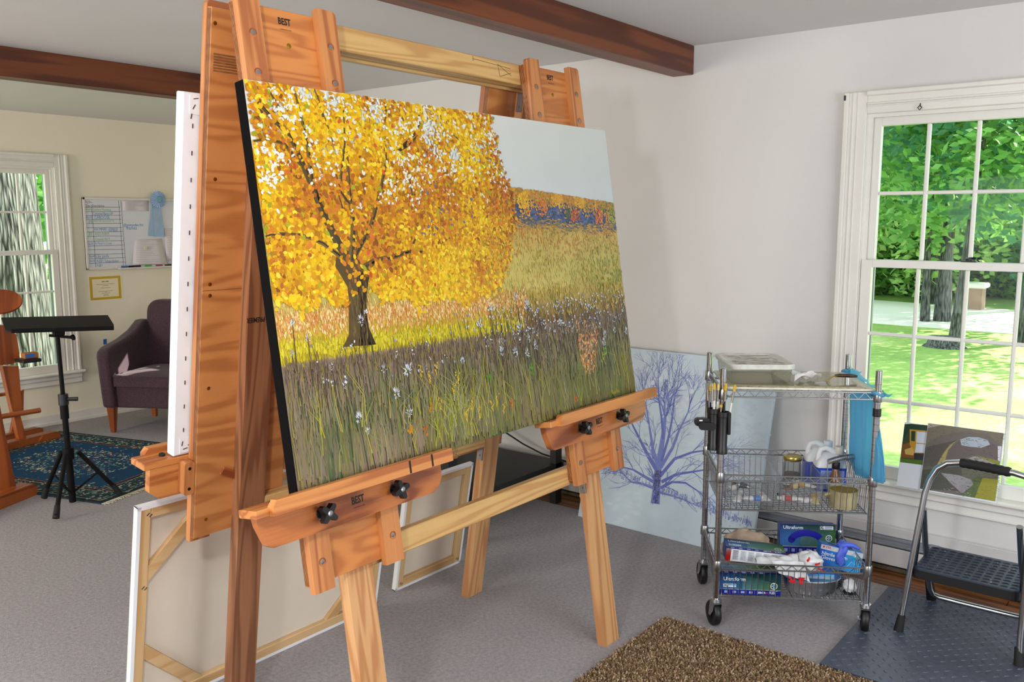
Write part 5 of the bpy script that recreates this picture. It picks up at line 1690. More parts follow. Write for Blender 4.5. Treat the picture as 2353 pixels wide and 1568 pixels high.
for _ in range(900):
    cx, cy = U(660, 1940), U(200, 1420)
    q = f2(cx, cy)
    if not (.004 < q[0] < .298 and .004 < q[1] < .294):
        continue
    if 1300 < cx < 1880 and 560 < cy < 800:
        c = random.choice(((90, 70, 76), (120, 100, 106), (76, 66, 60)))
    elif cy < 560:
        c = random.choice(((124, 114, 96), (100, 92, 78), (110, 100, 90)))
    elif cx < 1000 and cy < 950:
        c = random.choice(((86, 78, 72), (74, 68, 60), (100, 92, 88)))
    elif cx > 1500 and cy > 1100:
        c = random.choice(((146, 142, 20), (128, 134, 24), (156, 150, 30)))
    elif 1000 < cx < 1450 and cy > 1030:
        c = random.choice(((176, 174, 178), (130, 126, 124), (90, 86, 80)))
    elif cy > 950:
        c = random.choice(((66, 66, 52), (78, 80, 60), (58, 62, 50)))
    else:
        continue
    P.line([q, (q[0] + U(.003, .014), q[1] + U(-.006, .006))], U(.001, .003), .0008, pc(*c, 8))
P.build('paint_strokes', vcol('oil_paint'), br, SM)
tr_, P = smallpic('caboose_painting', 'narrow unfinished painting of a yellow wagon behind the bridge painting', -.098, .12, .288, -.0062)
f3 = lambda cx, cy: sp((2020 + cx * .14670, 940 + cy * .14670), -.0062)
def pp(pts, col):
    P.poly([(min(max(q[0], -.0965), .118), min(max(q[1], .002), .286)) for q in (f3(*p) for p in pts)], col)
pp([(330, 830), (760, 890), (760, 240), (500, 235), (400, 240)], K(60, 70, 40))
pp([(400, 245), (520, 235), (600, 255), (680, 235), (760, 250), (760, 340), (480, 310), (380, 500)], K(36, 60, 40))
pp([(340, 760), (560, 780), (580, 600), (480, 520), (370, 560)], K(130, 82, 26))
pp([(480, 320), (760, 345), (760, 700), (545, 690), (480, 560)], K(196, 146, 40))
pp([(505, 345), (570, 350), (560, 510), (500, 500)], K(40, 64, 44))
pp([(590, 355), (760, 370), (760, 545), (580, 530)], K(206, 212, 224))
pp([(580, 545), (760, 560), (760, 690), (560, 685)], K(206, 212, 224))
pp([(400, 640), (520, 600), (560, 700), (530, 730), (410, 710)], K(206, 170, 90))
pp([(545, 695), (760, 715), (760, 800), (550, 790)], K(44, 40, 44))
pp([(330, 770), (760, 820), (760, 890), (330, 835)], K(76, 112, 22))
P.build('paint_strokes', vcol('oil_paint'), tr_, SM)
# step stool
stool = top('step_stool', 'folding chrome step stool with a black ribbed step and padded grab bar', 'step stool', (3.6, .64, 0))
def lp(px, X):
    q = onx(px[0], px[1], X)
    return (q.x, q.y, q.z)
tubes = mat('stool_tube', rgb(186, 188, 190), .22, 1.0)
YR = lambda y: 1.262 - y          # mirror line of the stool
left = [(3.470, .842, .012), (3.478, .834, .10), (3.51, .806, .42), (3.523, .793, .56), (3.530, .781, .615), (3.534, .758, .662), (3.538, .725, .688), (3.54, .68, .697)]
right = [(3.455, .428, .012), (3.460, .431, .10), (3.485, .430, .42), (3.495, .428, .56), (3.500, .430, .615), (3.505, .438, .662), (3.509, .458, .690), (3.513, .50, .697)][::-1]
hoop = left + [(3.528, .61, .698)] + right
MB().tube(hoop, .0118, 14).build('front_hoop', tubes, stool, None, smooth=True)
gp = MB()
g = [(3.54 - .0015 * k, .680 - .0105 * k, .697 + .001 * math.sin(k * .25)) for k in range(17)]
gp.tube(g, [.0165 + (.0022 if k % 2 else 0) for k in range(17)], 14)
gp.build('grip', stopm, stool, None, smooth=True)
rl = [(3.52, .792, .50), (3.60, .797, .34), (3.70, .803, .19), (3.775, .806, .09), (3.80, .80, .058), (3.806, .775, .048), (3.806, .70, .047)]
MB().tube(rl + [(x, 1.262 - y, z) for x, y, z in rl][::-1], .0112, 14).build('rear_hoop', tubes, stool, None, smooth=True)
for y, xf in ((.842, .0), (.428, -.015)):
    MB().tube([(3.4685 + xf, y + (.001 if y > .6 else -.001), 0), (3.470 + xf, y, .02), (3.476 + xf, y - (.006 if y > .6 else -.006), .075)], [.0195, .018, .0135], 12).build('foot_cap', stopm, stool, None, smooth=True)
for y in (.815, .447):
    MB().tube([(3.862, y, 0), (3.85, y, .03), (3.80, y, .1), (3.775, y, .14)], [.02, .02, .016, .012], 10).build('foot_cap', stopm, stool, None, smooth=True)
    MB().tube([(3.53, y, .25), (3.527, y - (.018 if y > .6 else -.0), .48)], [.009, .005], 8).build('strut', darksteel, stool, None, smooth=True)
seatm = mat('step_plastic', rgb(46, 54, 70), .45, var=.1, vs=6)
SEAT = T3(3.635, .631, .235)
st_ = MB().prism(roundrect(-.145, -.178, .145, .178, .022), 0, .034).build('step', seatm, stool, SEAT)
MB().prism(roundrect(-.149, -.182, .149, .182, .024), -.004, .028).build('step_rim', blackplastic, st_, SEAT)
rb = MB()
for i in range(9):
    for j in range(11):
        cx, cy = -.125 + i * .031, -.16 + j * .032
        rb.tube([(cx + .003 * math.sin(k), cy - .013 + k * .0065, .0345 + .0012) for k in range(5)], [.0008, .002, .0024, .002, .0008], 5)
rb.build('tread', seatm, st_, SEAT, kind='stuff')
spk = MB()
for _ in range(26):
    spk.lathe([(U(.001, .0035), 0), (.0005, .0006)], (U(-.13, .13), U(-.16, .16), .0368), 6)
spk.build('paint_spots', mat('paint_spot', rgb(206, 206, 204), .6), st_, SEAT, kind='stuff')

# ---------------------------------------------------------------- low black table, cable
tbm = mat('black_laminate', rgb(16, 16, 17), .5)
tab = top('black_table', 'low black shelf unit standing by the heater behind the easel', 'table', (3.42, 3.2, 0))
MB().box(3.02, 2.80, .20, 3.98, 3.62, .235, b=.002).build('shelf', tbm, tab)
MB().box(3.02, 2.80, .60, 3.98, 3.62, .62, b=.002).build('table_top', tbm, tab)
for x, y in ((3.90, 2.80), (3.90, 3.58), (3.02, 2.80), (3.02, 3.58)):
    MB().box(x, y, 0, x + .06, y + .04, .60, b=.002).build('leg', tbm, tab)
cbl = MB()
a, b_, c = onx(1160, 993, 4.06), onx(1245, 1043, 4.06), onx(1310, 1064, 4.06)
cbl.tube([a + (a - b_) * 1.5 + Vector((0, 0, .3)), a + (a - b_) * .7 + Vector((0, 0, .06)), a, (a + b_) / 2 + Vector((0, 0, -.008)), b_, c, c + (c - b_) * .8 + Vector((0, 0, .0)), c + (c - b_) * 1.6 + Vector((0, 0, -.12))], .005, 8)
tag(cbl.build('power_cable', stopm, None, None, smooth=True), 'thin black power cable hanging along the heater wall', 'cable')
tg = MB().tube([(-.03, 0, 0), (0, .01, .012), (.05, 0, 0)], [.014, .018, .008], 10)
q = onz(1135, 1125, .235)
tag(tg.build('blue_clip', mat('blue_plastic', rgb(34, 110, 190), .4), None, T3(3.16, 2.86, .2545) @ RZ(60), smooth=True), 'small bright blue plastic clip lying on the low black shelf', 'clip')

# ================================================================= far room: left side
# oriental rug
orm = vcol('rug_weave', .95, spec=.1)
A0 = onz(232, 1160)
RM = axes((A0.x, A0.y, 0), (.954, .301, 0), (-.301, .954, 0))
RW_, RL_ = 1.20, 1.64
orug = top('patterned_rug', 'blue and green patterned oriental rug under the music stand', 'rug', RM @ Vector((RW_ / 2, RL_ / 2, 0)))
MB().box(0, 0, 0, RW_, RL_, .008, b=.002).build('rug_body', mat('rug_navy', rgb(28, 46, 62), .95), orug, RM)
Pr = Paint(.0083, 1e-7)
Pr.rect(.005, .005, RW_ - .005, RL_ - .005, rgb(30, 50, 60))
Pr.rect(.05, .05, RW_ - .05, RL_ - .05, rgb(40, 66, 72))
Pr.rect(.17, .19, RW_ - .17, RL_ - .19, rgb(52, 40, 48))
Pr.rect(.20, .22, RW_ - .20, RL_ - .22, rgb(34, 72, 104))
TON = ((44, 84, 92), (196, 190, 150), (120, 60, 66), (90, 130, 120), (28, 44, 60), (160, 170, 140), (70, 36, 44), (206, 200, 170))
cx, cy = RW_ / 2, RL_ / 2
for _ in range(5200):
    x, y = U(.01, RW_ - .01), U(.01, RL_ - .01)
    ex_, ey_ = abs(x - cx) / (RW_ / 2), abs(y - cy) / (RL_ / 2)
    med = math.hypot(ex_ * 2.1, ey_ * 1.9)
    field = max(ex_ * 1.42, ey_ * 1.3)
    corner = (ex_ * 1.3 + ey_ * 1.3) > 1.55
    if max(ex_ * 1.02, ey_) > .975:
        continue
    if field < 1 and med > 1 and not corner and random.random() < .86:
        continue
    sym = nz(abs(x - cx), abs(y - cy), 16, 2)
    c = TON[int((sym + 1) * 4.5 + U(-.8, .8)) % 8]
    Pr.dab(x, y, U(.006, .015), U(.004, .008), random.choice((0, .8, 1.57, 2.4)), rgb(*[max(0, q + 14 + U(-10, 10)) for q in c]), 5)
for m_, c in ((.035, (150, 140, 110)), (.05, (24, 36, 46)), (.165, (170, 150, 120)), (.195, (150, 110, 96))):
    for k in range(4):
        a, b_, c2, d_ = m_, m_ * 1.1, RW_ - m_, RL_ - m_ * 1.1
        e = [(a, b_), (c2, b_), (c2, d_), (a, d_)]
        Pr.line([e[k], e[(k + 1) % 4]], .006, .006, rgb(*c))
Pr.build('woven_pattern', vcol('rug_weave', .95, spec=.1), orug, RM)
fg = MB()
for yy, sg in ((0, -1), (RL_, 1)):
    pass
for k in range(120):
    x = RW_ * (k + .5) / 120
    for yy, sg in ((0, -1),):
        fg.tube([(x, yy, .004), (x + U(-.006, .006), yy + sg * .02, .005), (x + U(-.01, .01), yy + sg * U(.03, .045), .002)], .0022, 4)
fg.build('fringe', mat('fringe', rgb(206, 196, 168), .9), orug, RM, kind='stuff')
# ---------------------------------------------------------------- far wooden easel, only its right side in the picture
ew = wood('easel_cherry', rgb(176, 92, 38), rgb(132, 62, 22), 1, 12, 3, .4, stretch=.06)
ewh = wood('easel_cherry_level', rgb(176, 92, 38), rgb(132, 62, 22), 0, 12, 3, .4, stretch=.06)
e2 = top('studio_easel', 'wooden studio easel with runner feet in front of the far window', 'easel', (2.1, 5.9, 0))
def slab(nm, pts, Y, th, mt_=None, par=None):
    M = axes((0, Y, 0), (1, 0, 0), (0, 0, 1))
    q = [inpl(M, *p) for p in pts]
    return MB().prism([(a.x, max(0.0, a.y)) for a in q], -th, 0).build(nm, mt_ or ew, par or e2, M)
def runner(end, L, w_, h):
    M = axes(end, (-.86, -.42 if end[1] < 6 else -.2, 0), (0, 0, 1))
    MB().prism([(0, 0), (0, h * .75), (.03, h), (L, h), (L, 0)], -w_ / 2, w_ / 2).build('runner_foot', ewh, e2, M)
runner((2.135, 5.315, 0), .9, .09, .075)
runner((2.845, 6.56, .0095), .9, .08, .05)
runner((2.86, 6.86, 0), .7, .06, .04)
MB().tube([(1.62, 5.06, .05), (2.33, 6.44, .06)], .035, 4).build('base_beam', ewh, e2)
slab('upright', [(-40, 1140), (39, 1128), (8, 975), (-14, 860), (-60, 870)], 5.29, .1)
slab('upright', [(45, 1016), (62, 1012), (46, 952), (32, 956)], 6.49, .06)
slab('upright', [(32, 958), (52, 955), (43, 842), (6, 842)], 6.45, .06)
slab('brace', [(25, 1000), (38, 1000), (44, 965), (34, 955)], 6.84, .04)
slab('brace', [(0, 905), (45, 898), (45, 905), (0, 912)], 6.6, .03)
slab('brace', [(48, 945), (54, 945), (55, 895), (46, 900)], 6.62, .03)
slab('mast_box', [(-60, 748), (12, 748), (38, 770), (45, 812), (44, 832), (20, 838), (-60, 846)], 6.02, .16)
slab('mast', [(-60, 560), (-20, 560), (-12, 750), (-60, 750)], 5.95, .06)
M = axes((0, 6.3, 0), (1, 0, 0), (0, 0, 1))
a, b_ = inpl(M, -40, 965), inpl(M, 92, 943)
MB().cyl(a, b_, .018, 12).build('dowel', ewh, e2, M, smooth=True)
q = ony(0, 694, 5.9)
MB().lathe([(.0, -.008), (.122, -.008), (.124, 0), (.122, .008), (0, .008)], n=36, sy=.75).build('palette_disc', ew, e2, T3(q.x, q.y, q.z) @ RZ(-28) @ RX(48), smooth=True)
a = ony(46, 826, 5.95)
b_ = ony(80, 824, 5.95)
MB().box(a.x - .02, 5.86, a.z - .018, b_.x + .005, 5.99, a.z + .004, b=.004).build('accessory_tray', blackplastic, e2)
sb = MB().box(a.x + .01, 5.9, a.z + .005, a.x + .095, 5.96, a.z + .04, b=.003).build('sanding_sponge', mat('sponge_tan', rgb(176, 110, 50), .9))
tag(sb, 'small tan block with a blue side on the tray of the far easel', 'sponge')
MB().box(a.x + .012, 5.898, a.z + .012, a.x + .07, 5.8995, a.z + .034).build('blue_side', mat('sponge_blue', rgb(44, 110, 200), .8), sb)
# ---------------------------------------------------------------- music stand
ms = top('music_stand', 'black folding music stand on a tripod standing on the patterned rug', 'music stand', (2.2, 4.94, 0))
msb = mat('stand_black', rgb(12, 12, 13), .6, spec=.2)
pb_ = Vector((2.205, 4.945, .012))
pt_ = Vector((2.166, 4.90, 1.0))
pv = lambda z: pb_ + (pt_ - pb_) * ((z - .012) / .988)
MB().tube([pv(.012), pv(.31)], .019, 14).tube([pv(.31), pv(.60)], .0155, 14).build('lower_tube', msb, ms, None, smooth=True)
MB().tube([pv(.58), pv(.985)], .0115, 14).build('upper_tube', msb, ms, None, smooth=True)
c_ = pv(.61)
MB().tube([c_ + Vector((0, 0, -.03)), c_ + Vector((0, 0, .03))], .026, 14).tube([c_, c_ + Vector((.055, -.05, .0))], [.009, .012], 8).build('clamp', darksteel, ms, None, smooth=True)
c_ = pv(.55)
MB().tube([c_ + Vector((0, 0, -.05)), c_ + Vector((0, 0, .05))], .022, 12).build('collar', msb, ms, None, smooth=True)
hub = pv(.30)
MB().tube([hub + Vector((0, 0, -.035)), hub + Vector((0, 0, .03))], .03, 12).build('hub', msb, ms, None, smooth=True)
for f_ in ((2.008, 4.712, .0), (2.432, 4.852, .0), (2.130, 5.13, .0)):
    ft = Vector(f_)
    d_ = (ft - hub)
    d_.z = 0
    d_.normalize()
    up_ = hub + d_ * .05
    g = MB().tube([up_, ft + Vector((0, 0, .03))], .0125, 10).build('leg', msb, ms, None, smooth=True)
    u = (ft - up_).normalized()
    MB().tube([ft + Vector((0, 0, .03)) - u * .06, ft + Vector((0, 0, .018))], [.015, .018], 10).build('rubber_foot', stopm, g, None, smooth=True)
    MB().tube([up_ + (ft - up_) * .45, pv(.06)], .006, 6).build('brace', msb, g, None, smooth=True)
DM = axes(pv(1.02) + Vector((0, -.02, .015)), (.93, -.36, -.03), (.36, .93, .16))
dk = MB().prism([(-.265, .15), (.262, .15), (.27, -.06), (.262, -.14), (-.225, -.14), (-.25, -.10)], -.004, .004).build('desk', msb, ms, DM)
MB().box(-.225, -.146, -.005, .262, -.138, .018, b=.002).build('desk_lip', msb, dk, DM)
MB().box(-.03, -.05, -.06, .03, .05, -.004, b=.01).build('tilt_block', msb, ms, DM)
c_ = pv(.97)
MB().tube([c_ + Vector((-.03, .03, 0)), c_ + Vector((.05, -.055, -.012))], .008, 8).lathe([(.016, -.006), (.016, .006)], n=10, T=T3(*(c_ + Vector((.055, -.06, -.012)))) @ RY(80)).build('tilt_knob', msb, ms, None, smooth=True)
# ---------------------------------------------------------------- armchair
AM = axes((3.128, 6.43, 0), (.51, -.86, 0), (.86, .51, 0))
mt, nt, b = newmat('plum_tweed')
v = coords(nt)
r_ = ramp(nt, [(.35, rgb(36, 18, 28)), (.65, rgb(78, 46, 62))])
nv = noise(nt, coords(nt, (60, 60, 140)), 2.2, 2)
nt.links.new(nv, r_.inputs[0])
nt.links.new(r_.outputs[0], b.inputs['Base Color'])
b.inputs['Roughness'].default_value = .75
b.inputs['Sheen Weight'].default_value = .15
bump(nt, b, nv, .5, .003)
plum = mt
ch = top('armchair', 'plum tweed armchair with tapered wooden legs below the whiteboard', 'armchair', AM @ Vector((.36, .34, 0)))
def soft(mb, nm, w_=.02, seg=3, par=None):
    o = mb.build(nm, plum, par or ch, AM, smooth=True)
    bv = o.modifiers.new('round', 'BEVEL')
    bv.width = w_
    bv.segments = seg
    bv.limit_method = 'ANGLE'
    return o
YZ = Matrix(((0, 0, 1, 0), (1, 0, 0, 0), (0, 1, 0, 0), (0, 0, 0, 1)))
XZ = Matrix(((1, 0, 0, 0), (0, 0, -1, 0), (0, 1, 0, 0), (0, 0, 0, 1)))
soft(MB().box(.06, .04, .19, .66, .64, .365), 'seat_base', .015)
armp = [(.0, .19), (-.012, .58), (.0, .625), (.05, .65), (.25, .685), (.42, .735), (.55, .80), (.64, .80), (.64, .19)]
for x0, x1, o_ in ((0, .105, -.03), (.615, .72, .03)):
    mb = MB().prism(armp, x0, x1, T=YZ)
    mb.v = [(x + o_ * max(0, (z - .3)) / .4, y, z) for x, y, z in mb.v]
    soft(mb, 'arm', .028)
bk = MB().prism(roundrect(.045, .36, .675, .955, .09, 6, (1, 1, 0, 0)), -.67, -.53, T=XZ)
bk.v = [(x, y + max(0, z - .4) * .16 - .02, z) for x, y, z in bk.v]
soft(bk, 'backrest', .04, 4)
cu = MB().sheet(lambda a, c: (.11 + .5 * a, -.005 + .53 * c, .44 + .028 * (1 - (2 * a - 1) ** 4) * (1 - (2 * c - 1) ** 6)), 14, 12)
cu.box(.11, -.005, .362, .61, .525, .441)
o = cu.build('seat_cushion', plum, ch, AM, smooth=True)
MB().tube([(.112, .52, .441), (.112, -.006, .441), (.608, -.006, .441), (.608, .52, .441)], .006, 8).build('piping', plum, o, AM, smooth=True)
legw = wood('chair_leg_wood', rgb(176, 96, 44), rgb(140, 70, 28), 2, 12, 3, .35)
for x, y in ((.055, .045), (.665, .045), (.07, .60), (.65, .60)):
    s = 1 if y < .3 else .9
    mb = MB()
    vs_ = [(x + a * .028 * s, y + c * .028 * s, .195) for a, c in ((-1, -1), (1, -1), (1, 1), (-1, 1))] + [(x + a * .015, y + c * .015, 0) for a, c in ((-1, -1), (1, -1), (1, 1), (-1, 1))]
    mb.add(vs_, [(0, 1, 2, 3), (4, 5, 6, 7), (0, 1, 5, 4), (1, 2, 6, 5), (2, 3, 7, 6), (3, 0, 4, 7)])
    mb.build('leg', legw, ch, AM)
# ---------------------------------------------------------------- whiteboard wall
LM = axes((0, YL, 0), (1, 0, 0), (0, 0, 1))
def lq(px):
    q = inpl(LM, *px, .01)
    return (q.x, q.y)
wbm = mat('whiteboard_enamel', rgb(222, 225, 232), .18, spec=.5)
wb = top('whiteboard', 'framed whiteboard covered with a handwritten list on the left wall', 'whiteboard', (3.8, YL - .01, 1.2))
BX0, BX1, BZ0, BZ1 = 3.352, 4.30, 1.196, 1.768
MB().box(BX0, BZ0, .001, BX1, BZ1, .010).build('writing_surface', wbm, wb, LM)
fr = MB()
for q in ((BX0, BZ0, BX0 + .018, BZ1), (BX1 - .018, BZ0, BX1, BZ1), (BX0, BZ0, BX1, BZ0 + .018), (BX0, BZ1 - .018, BX1, BZ1)):
    fr.box(q[0], q[1], .0, q[2], q[3], .018, b=.002)
fr.build('frame', mat('board_frame', rgb(226, 222, 214), .4), wb, LM)
MB().box(BX0 + .25, BZ0 - .004, .0, BX1 - .05, BZ0 + .008, .05, b=.002).build('pen_tray', mat('board_frame', rgb(226, 222, 214), .4), wb, LM)
Pw = Paint(.0103, 1e-6)
KB, BL, GR = rgb(30, 30, 34), rgb(50, 130, 190), rgb(110, 176, 110)
def wpx(cx, cy):
    return lq((180 + cx * .17216, 430 + cy * .17216))
for (y0, y1) in ((272, 268), (330, 326), (382, 378), (436, 430), (488, 484), (544, 540), (600, 594), (660, 656), (728, 716), (790, 774), (838, 832), (900, 888), (960, 940), (1022, 1002)):
    k = y0 - 272
    a, b_ = wpx(92 + k * .06, y0), wpx(560 + k * .09, y1)
    Pw.line([a, ((a[0] + b_[0]) / 2, (a[1] + b_[1]) / 2 + U(-.002, .002)), b_], .0026, .0026, KB)
for (c0, c1) in (((178, 240), (232, 1066)), ((536, 180), (600, 1050)), ((568, 180), (634, 1056))):
    Pw.line([wpx(*c0), wpx(*c1)], .003, .003, KB)
Pw.build('ruled_lines', vcol('print', .4), wb, LM, None)
inkB, inkG = mat('marker_blue', rgb(50, 130, 190), .5), mat('marker_green', rgb(110, 176, 110), .5)
for body, cx, cy, w_, mm in (('To Do...', 145, 200, 95, ink), ('Size', 130, 252, 55, ink), ('Description', 265, 252, 150, ink), ('40x60', 135, 300, 75, inkG), ('Golden Morning', 312, 302, 230, inkG), ('Colonial Barn-UP', 328, 356, 255, inkB), ('40x30', 140, 408, 85, inkB), ('CABOOSE', 315, 406, 195, inkB),
                             ('36', 160, 458, 50, inkG), ('WINTER SILHOUETTE', 342, 456, 265, inkG), ('606 MINES -', 305, 566, 175, inkB), ('Home in', 468, 556, 110, inkB), ('his barn', 465, 580, 110, inkB), ('30', 160, 628, 45, inkG), ('KIDS FARM', 316, 628, 175, inkG), ('County Rd 9', 322, 695, 185, inkG),
                             ('16x20', 160, 760, 70, inkB), ("St Peter's Creek", 335, 754, 215, inkB), ('30x40', 180, 928, 75, inkB), ('Lily pads', 320, 924, 165, inkB), ('24x30', 182, 990, 75, inkB), ('K@1 }', 305, 988, 110, inkB), ('chandelier', 455, 990, 170, inkB), ('K@1', 288, 1046, 65, inkB), ('@gretandan for', 735, 508, 265, inkB), ('frames', 712, 548, 140, inkB)):
    x, y = wpx(cx, cy)
    text(body, w_ * .17216 * (lq((300, 550))[0] - lq((299, 550))[0]), LM @ T3(x, y, .0104), mm, wb, 0, 1.25)
# papers held on the board
pap = mat('note_paper', rgb(222, 216, 220), .85)
def sheetpaper(nm, lb, pts, z, curl=0.0):
    q = [wpx(*p) for p in pts]
    def f(a, c):
        x = (q[0][0] * (1 - a) + q[1][0] * a) * (1 - c) + (q[3][0] * (1 - a) + q[2][0] * a) * c
        y = (q[0][1] * (1 - a) + q[1][1] * a) * (1 - c) + (q[3][1] * (1 - a) + q[2][1] * a) * c
        return (x, y, z + curl * c * c)
    o = MB().sheet(f, 4, 6).build(nm, pap, None, LM, smooth=True)
    o.modifiers.new('thickness', 'SOLIDIFY').thickness = .0008
    tag(o, lb, 'paper')
    P = Paint(z + .0012 + curl, 1e-6)
    P.z = z + .001
    for k in range(12):
        v0 = .08 + k * .072
        a, b_ = f(.08, v0), f(U(.4, .92), v0)
        P.v += []
        P.line([a[:2], b_[:2]], .0016, .0016, rgb(172, 160, 168))
        for j in range(4):
            vx = P.v[-4 + j]
            P.v[-4 + j] = (vx[0], vx[1], z + curl * v0 * v0 + .0012)
    P.build('printed_lines', vcol('print', .4), o, LM, None)
    return o
sheetpaper('note_sheet', 'faint printed sheet at the upper middle of the whiteboard', ((590, 185), (935, 180), (940, 322), (596, 322)), .0118)
sheetpaper('note_sheet', 'large curling sheet held by a magnet on the whiteboard', ((752, 700), (1116, 688), (1165, 1030), (702, 1036)), .012, .03)
sheetpaper('note_sheet', 'printed sheet half hidden behind the white canvas on the whiteboard', ((1145, 552), (1420, 545), (1420, 975), (1165, 980)), .0125, .01)
x, y = wpx(884, 816)
tag(MB().prism(roundrect(-.012, -.014, .012, .014, .004), 0, .008).build('magnet', mat('magnet_cream', rgb(226, 220, 180), .5), None, LM @ T3(x, y, .0195)), 'small cream magnet on the large curling sheet', 'magnet')
x, y = wpx(1258, 652)
tag(MB().prism(roundrect(-.012, -.014, .012, .014, .004), 0, .008).build('magnet', mat('magnet_cream', rgb(226, 220, 180), .5), None, LM @ T3(x, y, .0155)), 'small cream magnet on the half hidden printed sheet', 'magnet')
for cx, c, nm in ((570, (60, 110, 190), 'blue'), (738, (34, 34, 38), 'black'), (884, (90, 190, 90), 'green'), (1030, (176, 70, 130), 'magenta'), (1150, (60, 60, 64), 'grey')):
    x, y = wpx(cx, 1078 - (cx - 570) * .03)
    o = top('marker_pen', '%s marker pen lying on the whiteboard tray' % nm, 'marker', LM @ Vector((x, BZ0 + .014, .03)), 'marker pens on the whiteboard tray')
    z_ = BZ0 + .0155
    MB().cyl((x - .05, z_, .03), (x + .035, z_, .03), .0075, 10).build('barrel', mat('marker_white', rgb(220, 220, 220), .4) if nm != 'black' else msb, o, LM)
    MB().cyl((x - .012, z_, .03), (x + .05, z_, .03), .0082, 10).build('pen_cap', mat('cap_%s' % nm, rgb(*c), .4), o, LM)
# ribbon rosette
rbm = mat('blue_satin', rgb(158, 188, 222), .35, var=.06, vs=30)
ro = top('prize_ribbon', 'pale blue prize rosette ribbon hanging on the whiteboard', 'ribbon', (3.97, YL - .02, 1.45))
x, y = wpx(1046, 166)
Rm = LM @ T3(x, y, .03)
n = 48
vs_, fs_ = [(0, 0, .012)], []
for k in range(n):
    a = 2 * math.pi * k / n
    r_ = .068 + .004 * math.sin(k * 2.1)
    vs_ += [(.03 * math.cos(a), .03 * math.sin(a), .012 + .004 * (k % 2)), (r_ * math.cos(a), r_ * math.sin(a), .002 + .008 * (k % 2))]
for k in range(n):
    a, b_ = 1 + 2 * k, 1 + 2 * ((k + 1) % n)
    fs_ += [(0, a, b_), (a, a + 1, b_ + 1, b_)]
o = MB().add(vs_, fs_).build('rosette', rbm, ro, Rm, fix=False)
MB().lathe([(.026, .014), (.026, .018), (.022, .02), (0, .02)], n=24).lathe([(.0268, .012), (.029, .016), (.0268, .02), (.0262, .012)], n=24, mi=1, cap=False).build('button', [mat('button_teal', rgb(120, 176, 184), .4), mat('button_rim', rgb(150, 176, 206), .4)], o, Rm)
for pts, z in (((( 985, 235), (1085, 240), (1140, 665), (1000, 660)), .022), (((975, 230), (1050, 240), (1060, 660), (930, 655)), .019)):
    q = [wpx(*p) for p in pts]
    MB().prism(q, z, z + .001).build('ribbon_tail', rbm, ro, LM)
gold = mat('gold_print', rgb(224, 206, 130), .4)
for k, body in enumerate(('FIRST', 'PLACE', 'ART SHOW', 'OIL', 'PAINTING', 'AWARD')):
    x, y = wpx(1040, 366 + k * 43)
    text(body, .028 if len(body) > 3 else .016, LM @ T3(x, y, .0234), gold, ro, .02)
# certificate
ce_ = top('certificate', 'cream certificate with a gold border pinned below the whiteboard', 'certificate', (3.5, YL - .002, .95))
MB().box(3.358, .940, .0005, 3.640, 1.152, .0015).build('certificate_sheet', mat('certificate_paper', rgb(240, 232, 200), .7), ce_, LM)
P = Paint(.0017, 1e-6)
P.rect(3.371, .953, 3.627, 1.139, rgb(206, 168, 50))
P.rect(3.392, .972, 3.606, 1.120, rgb(240, 230, 196))
for k, (w_, y) in enumerate(((.15, 1.075), (.05, 1.063), (.08, 1.045), (.12, 1.018), (.02, 1.010), (.07, 1.002), (.04, .990), (.05, .982))):
    P.rect(3.499 - w_ / 2, y, 3.499 + w_ / 2, y + .003, rgb(150, 140, 110))
for k, c in enumerate(((206, 60, 50), (222, 120, 40), (226, 190, 40), (80, 170, 80), (60, 110, 190))):
    P.dab(3.478 + k * .0105, 1.098, .008, .004, .4, rgb(*c), 6)
P.build('print', vcol('print', .4), ce_, LM, None)
bt_ = MB().prism([(3.452, .587), (3.480, .589), (3.481, .632), (3.453, .630)], .0004, .0012).build('tape_piece', mat('blue_tape', rgb(40, 104, 180), .7), None, LM)
tag(bt_, 'short piece of blue painter tape stuck on the wall by the armchair', 'tape')
# ================================================================= outdoors
GZ = -.45
mt, nt, b = newmat('lawn')
v = coords(nt)
r_ = ramp(nt, [(.3, rgb(112, 150, 66)), (.52, rgb(146, 180, 88)), (.72, rgb(196, 208, 140))])
nt.links.new(math_n(nt, 'ADD', math_n(nt, 'MULTIPLY', noise(nt, v, .7, 3), .6), math_n(nt, 'MULTIPLY', noise(nt, v, 14, 3), .4)), r_.inputs[0])
nt.links.new(r_.outputs[0], b.inputs['Base Color'])
b.inputs['Roughness'].default_value = .9
bump(nt, b, noise(nt, v, 30, 3), .6, .05)
lw = MB().box(-30, -40, GZ - .5, 90, 70, GZ).build('ground', mt)
tag(lw, 'sunlit mown lawn outside the windows', 'lawn', kind='structure')
drive = mat('gravel', rgb(236, 232, 224), .9, var=.06, vs=1)
P1, P2 = onz(1990, 690, GZ), onz(2400, 720, GZ)
Q1, Q2 = onz(1990, 742, GZ), onz(2400, 775, GZ)
ddir = (P2 - P1)
dv = MB().prism([(P1 - ddir * 1.5)[:2], (P2 + ddir * 1.5)[:2], (Q2 + (Q2 - Q1) * 1.5)[:2], (Q1 - (Q2 - Q1) * 1.5)[:2]], GZ, GZ + .02).build('driveway', drive)
tag(dv, 'pale gravel driveway across the lawn', 'driveway', kind='structure')
mt, nt, b = newmat('bark')
vv = coords(nt, (1, 1, .18))
vo = nt.nodes.new('ShaderNodeTexVoronoi')
vo.inputs['Scale'].default_value = 34
vo.feature = 'F1'
nzv = nt.nodes.new('ShaderNodeTexNoise')
nzv.inputs['Scale'].default_value = 5
nt.links.new(vv, nzv.inputs['Vector'])
